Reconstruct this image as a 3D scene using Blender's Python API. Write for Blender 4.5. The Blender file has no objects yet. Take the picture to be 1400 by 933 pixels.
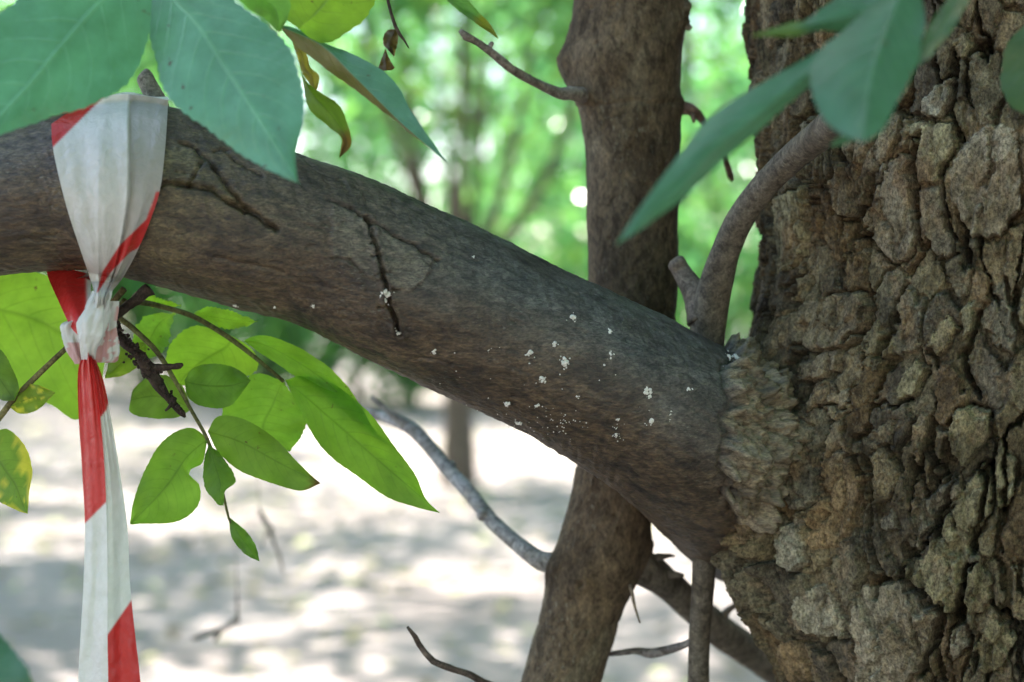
import bpy, math, random
import numpy as np
from mathutils import Vector, Matrix

random.seed(7)
rng = np.random.default_rng(7)
R = math.radians
scene = bpy.context.scene
COL = scene.collection

# ------------------------------------------------------------------ camera
CAM_H = 1.35
FPX = 2640.0            # focal length in photograph pixels (1400 wide)
CX, CY = 700.0, 466.5
HORIZON = 430.0
PITCH = math.atan((HORIZON - CY) / FPX)      # < 0: looking slightly down
cam_d = bpy.data.cameras.new('camera')
cam = bpy.data.objects.new('camera', cam_d)
COL.objects.link(cam)
cam.location = (0, 0, CAM_H)
cam.rotation_euler = (math.pi / 2 + PITCH, 0, 0)
cam_d.sensor_width = 22.3
cam_d.lens = 22.3 * FPX / 1400.0
cam_d.clip_start = 0.05
cam_d.clip_end = 2000
cam_d.dof.use_dof = True
cam_d.dof.focus_distance = 1.30
cam_d.dof.aperture_fstop = 3.0
scene.camera = cam

# ------------------------------------------------------------------ sky + sun
SUN_EL, SUN_AZ = R(56), R(-22)               # azimuth from +Y (view direction) towards +X
world = bpy.data.worlds.new('World')
scene.world = world
world.use_nodes = True
wn, wl = world.node_tree.nodes, world.node_tree.links
wn.clear()
sky = wn.new('ShaderNodeTexSky')
sky.sky_type = 'NISHITA'
sky.sun_disc = False
sky.sun_elevation = SUN_EL
sky.sun_rotation = SUN_AZ
sky.air_density = 1.0
sky.dust_density = 1.5
bg = wn.new('ShaderNodeBackground')
bg.inputs['Strength'].default_value = 0.15
wo = wn.new('ShaderNodeOutputWorld')
wl.new(sky.outputs[0], bg.inputs[0])
wl.new(bg.outputs[0], wo.inputs[0])

sun_d = bpy.data.lights.new('sun', 'SUN')
sun_d.energy = 5.0
sun_d.angle = R(0.53)
sun_d.color = (1.0, 0.95, 0.89)
sun = bpy.data.objects.new('sun', sun_d)
COL.objects.link(sun)
SUN_DIR = Vector((math.sin(SUN_AZ) * math.cos(SUN_EL), math.cos(SUN_AZ) * math.cos(SUN_EL), math.sin(SUN_EL)))
sun.rotation_euler = SUN_DIR.to_track_quat('Z', 'Y').to_euler()
sun.location = SUN_DIR * 60

scene.view_settings.view_transform = 'Standard'
scene.view_settings.look = 'None'
scene.view_settings.exposure = 2.1
scene.view_settings.gamma = 1.0
scene.view_settings.use_curve_mapping = False
scene.render.engine = 'CYCLES'
scene.cycles.use_denoising = True
scene.cycles.max_bounces = 8
scene.cycles.diffuse_bounces = 4
scene.cycles.glossy_bounces = 3
scene.cycles.transmission_bounces = 4
scene.cycles.caustics_reflective = False
scene.cycles.caustics_refractive = False

# ------------------------------------------------------------------ pixel -> place
_cp, _sp = math.cos(PITCH), math.sin(PITCH)
def P(px, py, d):
    """world point seen at a photograph pixel, d metres in front of the lens"""
    px, py, d = np.asarray(px, float), np.asarray(py, float), np.asarray(d, float)
    x = (px - CX) / FPX * d
    u = (CY - py) / FPX * d
    return np.stack([x + 0 * u, d * _cp - u * _sp + 0 * x, CAM_H + d * _sp + u * _cp + 0 * x], -1)

# ------------------------------------------------------------------ noise in numpy
def _h(ix, iy, seed):
    n = (ix.astype(np.int64) * 374761393 + iy.astype(np.int64) * 668265263 + seed * 1442695041) & 0xffffffff
    n = ((n ^ (n >> 13)) * 1274126177) & 0xffffffff
    n = (n ^ (n >> 16)) * 2246822519 & 0xffffffff
    return ((n ^ (n >> 15)) & 0xffffff) / float(0xffffff)
def vnoise(x, y, seed=0):
    x, y = np.asarray(x, float), np.asarray(y, float)
    ix, iy = np.floor(x), np.floor(y)
    fx, fy = x - ix, y - iy
    ux, uy = fx * fx * fx * (fx * (fx * 6 - 15) + 10), fy * fy * fy * (fy * (fy * 6 - 15) + 10)
    a, b = _h(ix, iy, seed), _h(ix + 1, iy, seed)
    c, d = _h(ix, iy + 1, seed), _h(ix + 1, iy + 1, seed)
    return (a + (b - a) * ux + (c - a) * uy + (a - b - c + d) * ux * uy) * 2 - 1
def fbm(x, y, seed=0, octv=4, gain=0.5):
    s, amp, tot = 0, 1.0, 0
    for o in range(octv):
        ang = 0.6 * o
        xr, yr = x * math.cos(ang) - y * math.sin(ang), x * math.sin(ang) + y * math.cos(ang)
        s = s + amp * vnoise(xr * 2.03 ** o + 17.3 * o, yr * 2.03 ** o - 9.1 * o, seed + o * 31)
        tot += amp
        amp *= gain
    return s / tot
def sstep(a, b, x):
    t = np.clip((x - a) / (b - a), 0, 1)
    return t * t * (3 - 2 * t)
def seg_dist(px, py, pts):
    """distance of points to a polyline"""
    best = np.full(np.shape(px), 1e9)
    for (ax, ay), (bx, by) in zip(pts[:-1], pts[1:]):
        dx, dy = bx - ax, by - ay
        t = np.clip(((px - ax) * dx + (py - ay) * dy) / (dx * dx + dy * dy + 1e-12), 0, 1)
        best = np.minimum(best, np.hypot(px - ax - t * dx, py - ay - t * dy))
    return best
def inside(px, py, poly):
    c = np.zeros(np.shape(px), bool)
    n = len(poly)
    for i in range(n):
        (x1, y1), (x2, y2) = poly[i], poly[(i + 1) % n]
        cond = ((y1 > py) != (y2 > py)) & (px < (x2 - x1) * (py - y1) / (y2 - y1 + 1e-12) + x1)
        c ^= cond
    return c
def smooth_line(pts, n):
    """Catmull-Rom resampling of rows of any width"""
    p = np.asarray(pts, float)
    k = np.concatenate([[0], np.cumsum(np.maximum(np.linalg.norm(np.diff(p[:, :2], axis=0), axis=1), 1e-6))])
    q = np.vstack([2 * p[0] - p[1], p, 2 * p[-1] - p[-2]])
    out = []
    for s in np.linspace(0, k[-1], n):
        i = min(np.searchsorted(k, s, 'right') - 1, len(p) - 2)
        t = (s - k[i]) / (k[i + 1] - k[i])
        a, b, c, d = q[i], q[i + 1], q[i + 2], q[i + 3]
        out.append(0.5 * (2 * b + (c - a) * t + (2 * a - 5 * b + 4 * c - d) * t * t + (3 * b - a - 3 * c + d) * t ** 3))
    return np.array(out)

# ------------------------------------------------------------------ objects
def mesh_from(name, V, F, mat=None, tint=None, uv=None, smooth=True):
    V = np.ascontiguousarray(V, np.float32)
    F = np.ascontiguousarray(F, np.int32)
    k = F.shape[1]
    me = bpy.data.meshes.new(name)
    me.vertices.add(len(V))
    me.vertices.foreach_set('co', V.ravel())
    me.loops.add(F.size)
    me.loops.foreach_set('vertex_index', F.ravel())
    me.polygons.add(len(F))
    me.polygons.foreach_set('loop_start', np.arange(0, F.size, k, dtype=np.int32))
    me.polygons.foreach_set('use_smooth', np.full(len(F), smooth))
    me.update(calc_edges=True)
    if tint is not None:
        t = np.ones((len(V), 4), np.float32)
        t[:, :3] = tint
        a = me.color_attributes.new('tint', 'FLOAT_COLOR', 'POINT')
        a.data.foreach_set('color', t.ravel())
    if uv is not None:
        l = me.uv_layers.new(name='UVMap')
        l.data.foreach_set('uv', np.ascontiguousarray(uv, np.float32)[F.ravel()].ravel())
    if mat is not None:
        me.materials.append(mat)
    return me
def link(name, me, parent=None):
    o = bpy.data.objects.new(name, me)
    COL.objects.link(o)
    if parent is not None:
        o.parent = parent
        r = parent
        while r.parent is not None:
            r = r.parent
        if r is parent:
            o.matrix_parent_inverse = Matrix.Translation(-Vector(r.location))
    return o
def tag(o, label=None, cat=None, group=None, kind=None):
    for k, v in (('label', label), ('category', cat), ('group', group), ('kind', kind)):
        if v:
            o[k] = v
    return o
def thing(name, loc, label, cat, group=None):
    o = bpy.data.objects.new(name, None)
    o.empty_display_size = 0.1
    COL.objects.link(o)
    o.location = loc
    return tag(o, label, cat, group)

def grid_faces(nr, nc, wrap=False):
    i = np.arange(nr - 1)[:, None]
    j = np.arange(nc if wrap else nc - 1)[None, :]
    j2 = (j + 1) % nc
    return np.stack([i * nc + j, i * nc + j2, (i + 1) * nc + j2, (i + 1) * nc + j], -1).reshape(-1, 4)
def tube(pts, rad, seg=10, rough=0.0, seed=0, freq=60.0, n=None, knots=()):
    """tapered tube through world points, closed ends; returns V, F"""
    p = np.asarray(pts, float)
    rad = np.asarray(rad, float)
    if n:
        q = smooth_line(np.column_stack([p, rad]), n) if True else p
        p, rad = q[:, :3], np.maximum(q[:, 3], 1e-4)
    m = len(p)
    T = np.gradient(p, axis=0)
    T /= np.linalg.norm(T, axis=1)[:, None] + 1e-12
    ref = np.array([0.0, -1.0, 0.2])
    V = []
    S = None
    run = np.concatenate([[0], np.cumsum(np.linalg.norm(np.diff(p, axis=0), axis=1))])
    for i in range(m):
        if S is None:
            S = np.cross(T[i], ref)
        else:
            S = S - T[i] * np.dot(S, T[i])
        S = S / (np.linalg.norm(S) + 1e-12)
        U = np.cross(S, T[i])
        a = np.linspace(0, 2 * math.pi, seg, endpoint=False)
        rr = rad[i] * np.ones(seg)
        if rough:
            nx = np.cos(a) * 1.3 + 5 * seed
            rr = rr * (1 + rough * fbm(nx + np.sin(a) * 1.7, np.full(seg, run[i] * freq) + np.sin(a) * 1.1, seed, 3))
        V.append(p[i] + rr[:, None] * (np.cos(a)[:, None] * S + np.sin(a)[:, None] * U))
    V = np.concatenate(V)
    F = grid_faces(m, seg, True)
    c0, c1 = len(V), len(V) + 1
    V = np.vstack([V, p[0], p[-1]])
    j = np.arange(seg)
    cap0 = np.stack([np.full(seg, c0), (j + 1) % seg, j, np.full(seg, c0)], -1)
    b = (m - 1) * seg
    cap1 = np.stack([np.full(seg, c1), b + j, b + (j + 1) % seg, np.full(seg, c1)], -1)
    # caps as degenerate-free triangles stored separately by caller through quads: use mid-point split
    return V, F, np.concatenate([cap0[:, :3], cap1[:, :3]])
def join_tubes(parts):
    """(V, Fquad, Ftri) list -> V, all-triangles F"""
    Vs, Fs, off = [], [], 0
    for V, F, C in parts:
        Vs.append(V)
        Fs.append(np.concatenate([F[:, [0, 1, 2]], F[:, [0, 2, 3]], C]) + off)
        off += len(V)
    return np.vstack(Vs), np.vstack(Fs)
def tube_px(rows, seg=10, n=24, rough=0.0, seed=0, freq=60.0):
    """rows of (px, py, depth, radius_px)"""
    a = np.asarray(rows, float)
    return tube(P(a[:, 0], a[:, 1], a[:, 2]), a[:, 3] * a[:, 2] / FPX, seg, rough, seed, freq, n)

# ------------------------------------------------------------------ materials
def new_mat(name):
    m = bpy.data.materials.new(name)
    m.use_nodes = True
    nt = m.node_tree
    nt.nodes.clear()
    return m, nt.nodes, nt.links
def ramp(N, stops):
    r = N.new('ShaderNodeValToRGB')
    e = r.color_ramp.elements
    while len(e) < len(stops):
        e.new(0.5)
    for k, (p, c) in enumerate(stops):
        e[k].position = p
        e[k].color = (*c, 1)
    return r
def noise(N, L, vec, scale, detail=5, rough=0.6, dist=0.0):
    n = N.new('ShaderNodeTexNoise')
    n.inputs['Scale'].default_value = scale
    n.inputs['Detail'].default_value = detail
    n.inputs['Roughness'].default_value = rough
    n.inputs['Distortion'].default_value = dist
    if vec is not None:
        L.new(vec, n.inputs['Vector'])
    return n
def mixc(N, L, a, b, fac, mode='MIX'):
    m = N.new('ShaderNodeMix')
    m.data_type = 'RGBA'
    m.blend_type = mode
    for sock, v in ((m.inputs[0], fac), (m.inputs[6], a), (m.inputs[7], b)):
        if hasattr(v, 'is_output'):
            L.new(v, sock)
        elif isinstance(v, (tuple, list)):
            sock.default_value = (*v, 1)
        else:
            sock.default_value = v
    return m.outputs[2]

def bark_material(name, fine=900.0, mid=140.0, blot=28.0, bump=0.35, stretch=(1, 1, 1), rough=0.9, contrast=0.5, spec=0.25):
    """bark: vertex colour 'tint' x grain, mottling, lichen dots; fine relief by bump"""
    m, N, L = new_mat(name)
    out = N.new('ShaderNodeOutputMaterial')
    b = N.new('ShaderNodeBsdfPrincipled')
    b.inputs['Roughness'].default_value = rough
    b.inputs['Specular IOR Level'].default_value = spec
    tc = N.new('ShaderNodeTexCoord')
    mp = N.new('ShaderNodeMapping')
    mp.inputs['Scale'].default_value = stretch
    L.new(tc.outputs['Object'], mp.inputs[0])
    v = mp.outputs[0]
    at = N.new('ShaderNodeAttribute')
    at.attribute_name = 'tint'
    n1 = noise(N, L, v, fine, 6, 0.7)
    n2 = noise(N, L, v, mid, 6, 0.65, 0.6)
    n3 = noise(N, L, v, blot, 4, 0.6, 0.4)
    r1 = ramp(N, [(0.36, (1 - contrast,) * 3), (0.64, (1 + contrast * 0.75,) * 3)])
    r2 = ramp(N, [(0.34, (0.42, 0.40, 0.37)), (0.50, (0.95, 0.95, 0.95)), (0.66, (1.4, 1.38, 1.3))])
    r3 = ramp(N, [(0.34, (0.62, 0.58, 0.52)), (0.6, (1.05, 1.05, 1.05))])
    L.new(n1.outputs[0], r1.inputs[0])
    L.new(n2.outputs[0], r2.inputs[0])
    L.new(n3.outputs[0], r3.inputs[0])
    c = mixc(N, L, at.outputs['Color'], r1.outputs[0], 1.0, 'MULTIPLY')
    c = mixc(N, L, c, r2.outputs[0], 1.0, 'MULTIPLY')
    c = mixc(N, L, c, r3.outputs[0], 1.0, 'MULTIPLY')
    # pale crust lichen flecks
    n4 = noise(N, L, v, mid * 3.1, 3, 0.5)
    n5 = noise(N, L, v, blot * 0.8, 2, 0.5)
    mu = N.new('ShaderNodeMath')
    mu.operation = 'MULTIPLY'
    r4 = ramp(N, [(0.60, (0, 0, 0)), (0.70, (1, 1, 1))])
    r5 = ramp(N, [(0.48, (0, 0, 0)), (0.62, (0.22, 0.22, 0.22))])
    L.new(n4.outputs[0], r4.inputs[0])
    L.new(n5.outputs[0], r5.inputs[0])
    L.new(r4.outputs[0], mu.inputs[0])
    L.new(r5.outputs[0], mu.inputs[1])
    c = mixc(N, L, c, (0.34, 0.35, 0.27), mu.outputs[0])
    L.new(c, b.inputs['Base Color'])
    ad = N.new('ShaderNodeMath')
    ad.operation = 'MULTIPLY_ADD'
    ad.inputs[1].default_value = 0.5
    L.new(n1.outputs[0], ad.inputs[0])
    L.new(n2.outputs[0], ad.inputs[2])
    bp = N.new('ShaderNodeBump')
    bp.inputs['Strength'].default_value = bump
    bp.inputs['Distance'].default_value = 0.002
    L.new(ad.outputs[0], bp.inputs['Height'])
    L.new(bp.outputs[0], b.inputs['Normal'])
    L.new(b.outputs[0], out.inputs[0])
    return m

def leaf_material(name, trans=0.45, veins=True, gloss=0.32, tgain=(2.2, 2.4, 1.2)):
    """leaf: vertex colour 'tint', UV (u along midrib 0..1, v across -1..1) drives midrib and side veins"""
    m, N, L = new_mat(name)
    out = N.new('ShaderNodeOutputMaterial')
    b = N.new('ShaderNodeBsdfPrincipled')
    b.inputs['Roughness'].default_value = gloss
    b.inputs['Specular IOR Level'].default_value = 0.5
    t = N.new('ShaderNodeBsdfTranslucent')
    mx = N.new('ShaderNodeMixShader')
    mx.inputs[0].default_value = trans
    at = N.new('ShaderNodeAttribute')
    at.attribute_name = 'tint'
    c = at.outputs['Color']
    tc = N.new('ShaderNodeTexCoord')
    if veins:
        n = noise(N, L, tc.outputs['Object'], 55, 4, 0.6)
        r = ramp(N, [(0.3, (0.78, 0.82, 0.7)), (0.7, (1.15, 1.1, 1.1))])
        L.new(n.outputs[0], r.inputs[0])
        c = mixc(N, L, c, r.outputs[0], 1.0, 'MULTIPLY')
        sx = N.new('ShaderNodeSeparateXYZ')
        L.new(tc.outputs['UV'], sx.inputs[0])
        def mth(op, a, bb=None, clamp=False):
            q = N.new('ShaderNodeMath')
            q.operation = op
            q.use_clamp = clamp
            for s, v in zip(q.inputs, (a, bb)):
                if v is None:
                    continue
                if hasattr(v, 'is_output'):
                    L.new(v, s)
                else:
                    s.default_value = v
            return q.outputs[0]
        av = mth('ABSOLUTE', sx.outputs[1])
        mid = mth('SUBTRACT', 1.0, mth('DIVIDE', av, 0.06), True)
        ph = mth('SUBTRACT', mth('MULTIPLY', sx.outputs[0], 11.0), mth('MULTIPLY', mth('POWER', av, 1.35), 2.6))
        fr = mth('ABSOLUTE', mth('SUBTRACT', mth('FRACT', ph), 0.5))
        side = mth('SUBTRACT', 1.0, mth('DIVIDE', fr, 0.10), True)
        side = mth('MULTIPLY', side, mth('SUBTRACT', 1.0, mth('MULTIPLY', av, 0.75)))
        vein = mth('MAXIMUM', mid, mth('MULTIPLY', side, 0.6), True)
        n2 = noise(N, L, tc.outputs['Object'], 420, 3, 0.6)
        hgt = mth('ADD', mth('MULTIPLY', vein, -1.0), mth('MULTIPLY', n2.outputs[0], 0.5))
        bp = N.new('ShaderNodeBump')
        bp.inputs['Strength'].default_value = 0.45
        bp.inputs['Distance'].default_value = 0.0015
        L.new(hgt, bp.inputs['Height'])
        L.new(bp.outputs[0], b.inputs['Normal'])
        c2 = mixc(N, L, c, (1.9, 1.7, 1.6), mth('MULTIPLY', vein, 0.75), 'MULTIPLY')
        ct = mixc(N, L, c, (0.52, 0.58, 0.5), mth('MULTIPLY', vein, 0.8), 'MULTIPLY')
        # insect bites and blemishes: small brown dots
        n3 = noise(N, L, tc.outputs['Object'], 210, 2, 0.5)
        n4 = noise(N, L, tc.outputs['Object'], 26, 2, 0.5)
        dots = mth('MULTIPLY', mth('MULTIPLY', mth('SUBTRACT', n3.outputs[0], 0.68), 14.0, True), mth('MULTIPLY', mth('SUBTRACT', n4.outputs[0], 0.50), 9.0, True), True)
        c2 = mixc(N, L, c2, (0.07, 0.045, 0.02), dots)
        ct = mixc(N, L, ct, (0.05, 0.035, 0.015), dots)
    else:
        oi = N.new('ShaderNodeObjectInfo')
        r = ramp(N, [(0.0, (0.75, 0.85, 0.8)), (1.0, (1.2, 1.1, 0.9))])
        L.new(oi.outputs['Random'], r.inputs[0])
        c2 = mixc(N, L, c, r.outputs[0], 1.0, 'MULTIPLY')
        ct = c2
    ctt = mixc(N, L, ct, tgain, 1.0, 'MULTIPLY')
    L.new(c2, b.inputs['Base Color'])
    L.new(ctt, t.inputs[0])
    L.new(b.outputs[0], mx.inputs[1])
    L.new(t.outputs[0], mx.inputs[2])
    L.new(mx.outputs[0], out.inputs[0])
    return m

M_TRUNK = bark_material('flaking_bark', 560, 150, 24, 0.85, (1, 1, 0.75), 0.95, 0.6)
M_LIMB = bark_material('smooth_grey_bark', 620, 190, 34, 0.6, (0.5, 1, 1.3), 0.46, 0.62, 0.5)
M_STEM = bark_material('brown_stem_bark', 420, 120, 24, 0.45, (1, 1, 0.6), 0.9, 0.4)
M_TWIG = bark_material('twig_bark', 500, 150, 40, 0.3, (1, 1, 1), 0.8, 0.35)
M_LEAF = leaf_material('broad_leaf', 0.68, True, 0.42, (3.5, 3.7, 1.5))  # back-lit glow put into high translucency and transmitted colour
M_SHADE = leaf_material('shaded_broad_leaf', 0.22, True, 0.38, (2.0, 2.4, 1.6))  # shaded copy of the same leaf, its duller light put into lower translucency
M_CROWN = leaf_material('crown_leaf', 0.62, False, 0.2, (2.4, 3.5, 3.4))

def plain_mat(name, col, rough=0.8):
    m, N, L = new_mat(name)
    out = N.new('ShaderNodeOutputMaterial')
    b = N.new('ShaderNodeBsdfPrincipled')
    b.inputs['Roughness'].default_value = rough
    tc = N.new('ShaderNodeTexCoord')
    n = noise(N, L, tc.outputs['Object'], 800, 4, 0.6)
    r = ramp(N, [(0.3, tuple(c * 0.7 for c in col)), (0.7, col)])
    L.new(n.outputs[0], r.inputs[0])
    L.new(r.outputs[0], b.inputs['Base Color'])
    L.new(b.outputs[0], out.inputs[0])
    return m
M_SPECK = plain_mat('chalky_exudate', (0.72, 0.70, 0.62), 0.9)

def tape_material():
    m, N, L = new_mat('barrier_film')
    out = N.new('ShaderNodeOutputMaterial')
    b = N.new('ShaderNodeBsdfPrincipled')
    b.inputs['Roughness'].default_value = 0.28
    b.inputs['Specular IOR Level'].default_value = 0.5
    t = N.new('ShaderNodeBsdfTranslucent')
    mx = N.new('ShaderNodeMixShader')
    mx.inputs[0].default_value = 0.33
    at = N.new('ShaderNodeAttribute')
    at.attribute_name = 'tint'
    tc = N.new('ShaderNodeTexCoord')
    n = noise(N, L, tc.outputs['Object'], 120, 5, 0.6)
    r = ramp(N, [(0.3, (0.86, 0.87, 0.84)), (0.7, (1, 1, 1))])
    L.new(n.outputs[0], r.inputs[0])
    c = mixc(N, L, at.outputs['Color'], r.outputs[0], 1.0, 'MULTIPLY')
    n2 = noise(N, L, tc.outputs['Object'], 110, 5, 0.5, 1.6)
    bp = N.new('ShaderNodeBump')
    bp.inputs['Strength'].default_value = 0.55
    bp.inputs['Distance'].default_value = 0.002
    L.new(n2.outputs[0], bp.inputs['Height'])
    L.new(bp.outputs[0], b.inputs['Normal'])
    L.new(c, b.inputs['Base Color'])
    L.new(c, t.inputs[0])
    L.new(b.outputs[0], mx.inputs[1])
    L.new(t.outputs[0], mx.inputs[2])
    L.new(mx.outputs[0], out.inputs[0])
    return m
M_TAPE = tape_material()

def ground_material():
    m, N, L = new_mat('dry_earth')
    out = N.new('ShaderNodeOutputMaterial')
    b = N.new('ShaderNodeBsdfPrincipled')
    b.inputs['Roughness'].default_value = 0.95
    tc = N.new('ShaderNodeTexCoord')
    n1 = noise(N, L, tc.outputs['Object'], 0.6, 6, 0.65, 0.5)
    n2 = noise(N, L, tc.outputs['Object'], 14, 5, 0.7)
    r1 = ramp(N, [(0.3, (0.24, 0.20, 0.185)), (0.55, (0.345, 0.295, 0.28)), (0.75, (0.43, 0.375, 0.36))])
    r2 = ramp(N, [(0.3, (0.7, 0.68, 0.65)), (0.7, (1.1, 1.1, 1.1))])
    L.new(n1.outputs[0], r1.inputs[0])
    L.new(n2.outputs[0], r2.inputs[0])
    L.new(mixc(N, L, r1.outputs[0], r2.outputs[0], 1.0, 'MULTIPLY'), b.inputs['Base Color'])
    bp = N.new('ShaderNodeBump')
    bp.inputs['Strength'].default_value = 0.6
    bp.inputs['Distance'].default_value = 0.03
    L.new(n2.outputs[0], bp.inputs['Height'])
    L.new(bp.outputs[0], b.inputs['Normal'])
    L.new(b.outputs[0], out.inputs[0])
    return m

# ------------------------------------------------------------------ ground
gx = np.concatenate([np.linspace(-600, -40, 12), np.linspace(-36, 36, 73), np.linspace(40, 600, 12)])
gy = np.concatenate([np.linspace(-600, -24, 12), np.linspace(-20, 60, 81), np.linspace(66, 700, 14)])
GX, GY = np.meshgrid(gx, gy)
near = np.exp(-((GX / 30) ** 2 + ((GY - 15) / 35) ** 2))
GZ = 0.05 * fbm(GX * 0.3, GY * 0.3, 5, 3) * near
link('ground', mesh_from('ground', np.stack([GX, GY, GZ], -1).reshape(-1, 3), grid_faces(len(gy), len(gx)), ground_material()))
tag(bpy.data.objects['ground'], kind='structure')

# ------------------------------------------------------------------ crowns and background trees
def leaves_mesh(name, C, size, seed, tints, up=0.5, droop=0.0):
    """many folded leaf blades at points C"""
    g = np.random.default_rng(seed)
    n = len(C)
    nrm = g.normal(size=(n, 3)) + np.array([0, 0, up])
    nrm /= np.linalg.norm(nrm, axis=1)[:, None]
    ax = np.cross(nrm, g.normal(size=(n, 3)))
    ax /= np.linalg.norm(ax, axis=1)[:, None]
    sd = np.cross(nrm, ax)
    s = size * (0.6 + 0.8 * g.random(n))[:, None]
    w = s * 0.27
    V = np.stack([C - ax * s * 0.5, C + sd * w + nrm * w * 0.35 - ax * s * 0.08, C + ax * s * 0.5 - nrm * s * 0.12, C - sd * w + nrm * w * 0.35 - ax * s * 0.08], 1).reshape(-1, 3)
    b = np.arange(n)[:, None] * 4
    F = np.concatenate([b + np.array([[0, 1, 2]]), b + np.array([[0, 2, 3]])])
    tints = np.asarray(tints)
    t = tints[g.integers(0, len(tints), n)] * (0.75 + 0.5 * g.random(n))[:, None]
    return mesh_from(name, V, F, M_CROWN, np.repeat(t, 4, 0), smooth=False)
GREENS = [(0.06, 0.115, 0.03), (0.075, 0.13, 0.035), (0.05, 0.10, 0.04), (0.09, 0.13, 0.03), (0.055, 0.115, 0.05)]
def clump_points(seed, nclump, per, rad, centre, spread, shell=0.55):
    g = np.random.default_rng(seed)
    d = g.normal(size=(nclump, 3))
    d /= np.linalg.norm(d, axis=1)[:, None]
    rr = shell + (1 - shell) * g.random(nclump) ** 0.6
    c = d * rr[:, None] * np.asarray(rad) + np.asarray(centre)
    k = (per * (0.5 + g.random(nclump))).astype(int)
    pts = np.repeat(c, k, 0) + g.normal(size=(k.sum(), 3)) * spread * np.repeat(0.6 + 0.8 * g.random(nclump), k)[:, None]
    return pts, c
def tree_meshes(seed, h, rad, z0, nclump, per, spread, leaf, r0, tints=GREENS):
    """trunk with limbs + crown, local coordinates, base at origin"""
    g = np.random.default_rng(seed + 500)
    cz = (z0 + h) / 2
    pts, cl = clump_points(seed, nclump, per, (rad, rad, (h - z0) / 2), (0, 0, cz), spread)
    pts = pts[pts[:, 2] > 0.05]
    crown = leaves_mesh('crown', pts, leaf, seed, tints)
    top = np.array([g.normal() * 0.3, g.normal() * 0.3, h * 0.85])
    axis = [(0, 0, -0.15), (g.normal() * 0.05, g.normal() * 0.05, h * 0.2), (g.normal() * 0.15, g.normal() * 0.15, h * 0.5), tuple(top)]
    parts = [tube(axis, [r0 * 1.35, r0, r0 * 0.65, r0 * 0.15], 10, 0.12, seed, 3, 14)]
    for c in cl[:: max(1, nclump // 12)]:
        zz = np.clip(c[2] - 0.35 * rad, h * 0.22, h * 0.7)
        base = np.array([0, 0, zz])
        parts.append(tube([base, (base + c) / 2 + [0, 0, 0.12 * rad], c], [r0 * 0.4, r0 * 0.25, r0 * 0.08], 6, 0.1, seed, 3, 6))
    V, F = join_tubes(parts)
    trunk = mesh_from('trunk', V, F, M_STEM, (0.17, 0.14, 0.11))
    return trunk, crown

TREE_KINDS = [tree_meshes(11, 9.5, 2.9, 2.6, 60, 60, 0.34, 0.22, 0.13),
              tree_meshes(12, 11.0, 3.3, 1.6, 70, 60, 0.38, 0.23, 0.16),
              tree_meshes(13, 8.0, 2.6, 1.0, 56, 60, 0.34, 0.21, 0.10),
              tree_meshes(14, 10.5, 3.0, 3.8, 60, 70, 0.36, 0.22, 0.14)]
SHRUB_KINDS = [tree_meshes(21, 2.6, 1.25, 0.1, 34, 60, 0.20, 0.14, 0.03),
               tree_meshes(22, 1.9, 1.1, 0.05, 30, 60, 0.18, 0.13, 0.025),
               tree_meshes(23, 3.6, 1.5, 0.15, 42, 60, 0.24, 0.15, 0.04)]
def plant(name, kind, x, y, s, rz, label, cat, group):
    o = thing(name, (x, y, 0), label, cat, group)
    o.rotation_euler.z = rz
    o.scale = (s, s, s)
    for nm, me in zip(('trunk', 'crown'), kind):
        c = bpy.data.objects.new(nm, me)
        COL.objects.link(c)
        c.parent = o
    return o
def forked_tree():
    gq = np.random.default_rng(88)
    pts, cl = clump_points(88, 46, 60, (2.9, 2.6, 1.7), (0.2, 0.3, 4.9), 0.34, 0.35)
    parts = [tube([(0, 0, -0.15), (0.01, 0, 0.5), (-0.02, 0, 1.2), (0.0, 0, 1.75)], [0.17, 0.125, 0.115, 0.12], 12, 0.1, 4, 3, 12)]
    for q in cl[::6]:
        parts.append(tube([(0, 0, 1.62), (q[0] * 0.45, q[1] * 0.45, 2.0 + 0.1 * q[2]), q], [0.06, 0.04, 0.012], 7, 0.1, 5, 3, 10))
    Vx, Fx = join_tubes(parts)
    return mesh_from('trunk', Vx, Fx, M_STEM, (0.17, 0.14, 0.11)), leaves_mesh('crown', pts, 0.2, 88, GREENS)
plant('slim_tree', forked_tree(), -0.44, 15.6, 1.0, 0.4, 'lone slim trunk rising from the open sunlit ground', 'tree', None)
g = random.Random(3)
# trees standing to both sides of the clearing: their crowns throw the dappled shade
for x, y, k in [(-4.6, 9.5, 0), (4.6, 9.0, 3), (-6.5, 15.5, 3), (6.4, 15.0, 0), (2.5, 13.5, 3), (-4.2, 13.0, 3), (-5.9, 20.5, 0), (4.9, 20.5, 3), (1.15, 19.5, 3), (-8.5, 22.5, 1)]:
    plant('clearing_tree', TREE_KINDS[k], x, y, g.uniform(0.9, 1.1), g.uniform(0, 6.3), 'leafy tree standing beside the open clearing, out of focus', 'tree', 'trees around the clearing')
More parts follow.
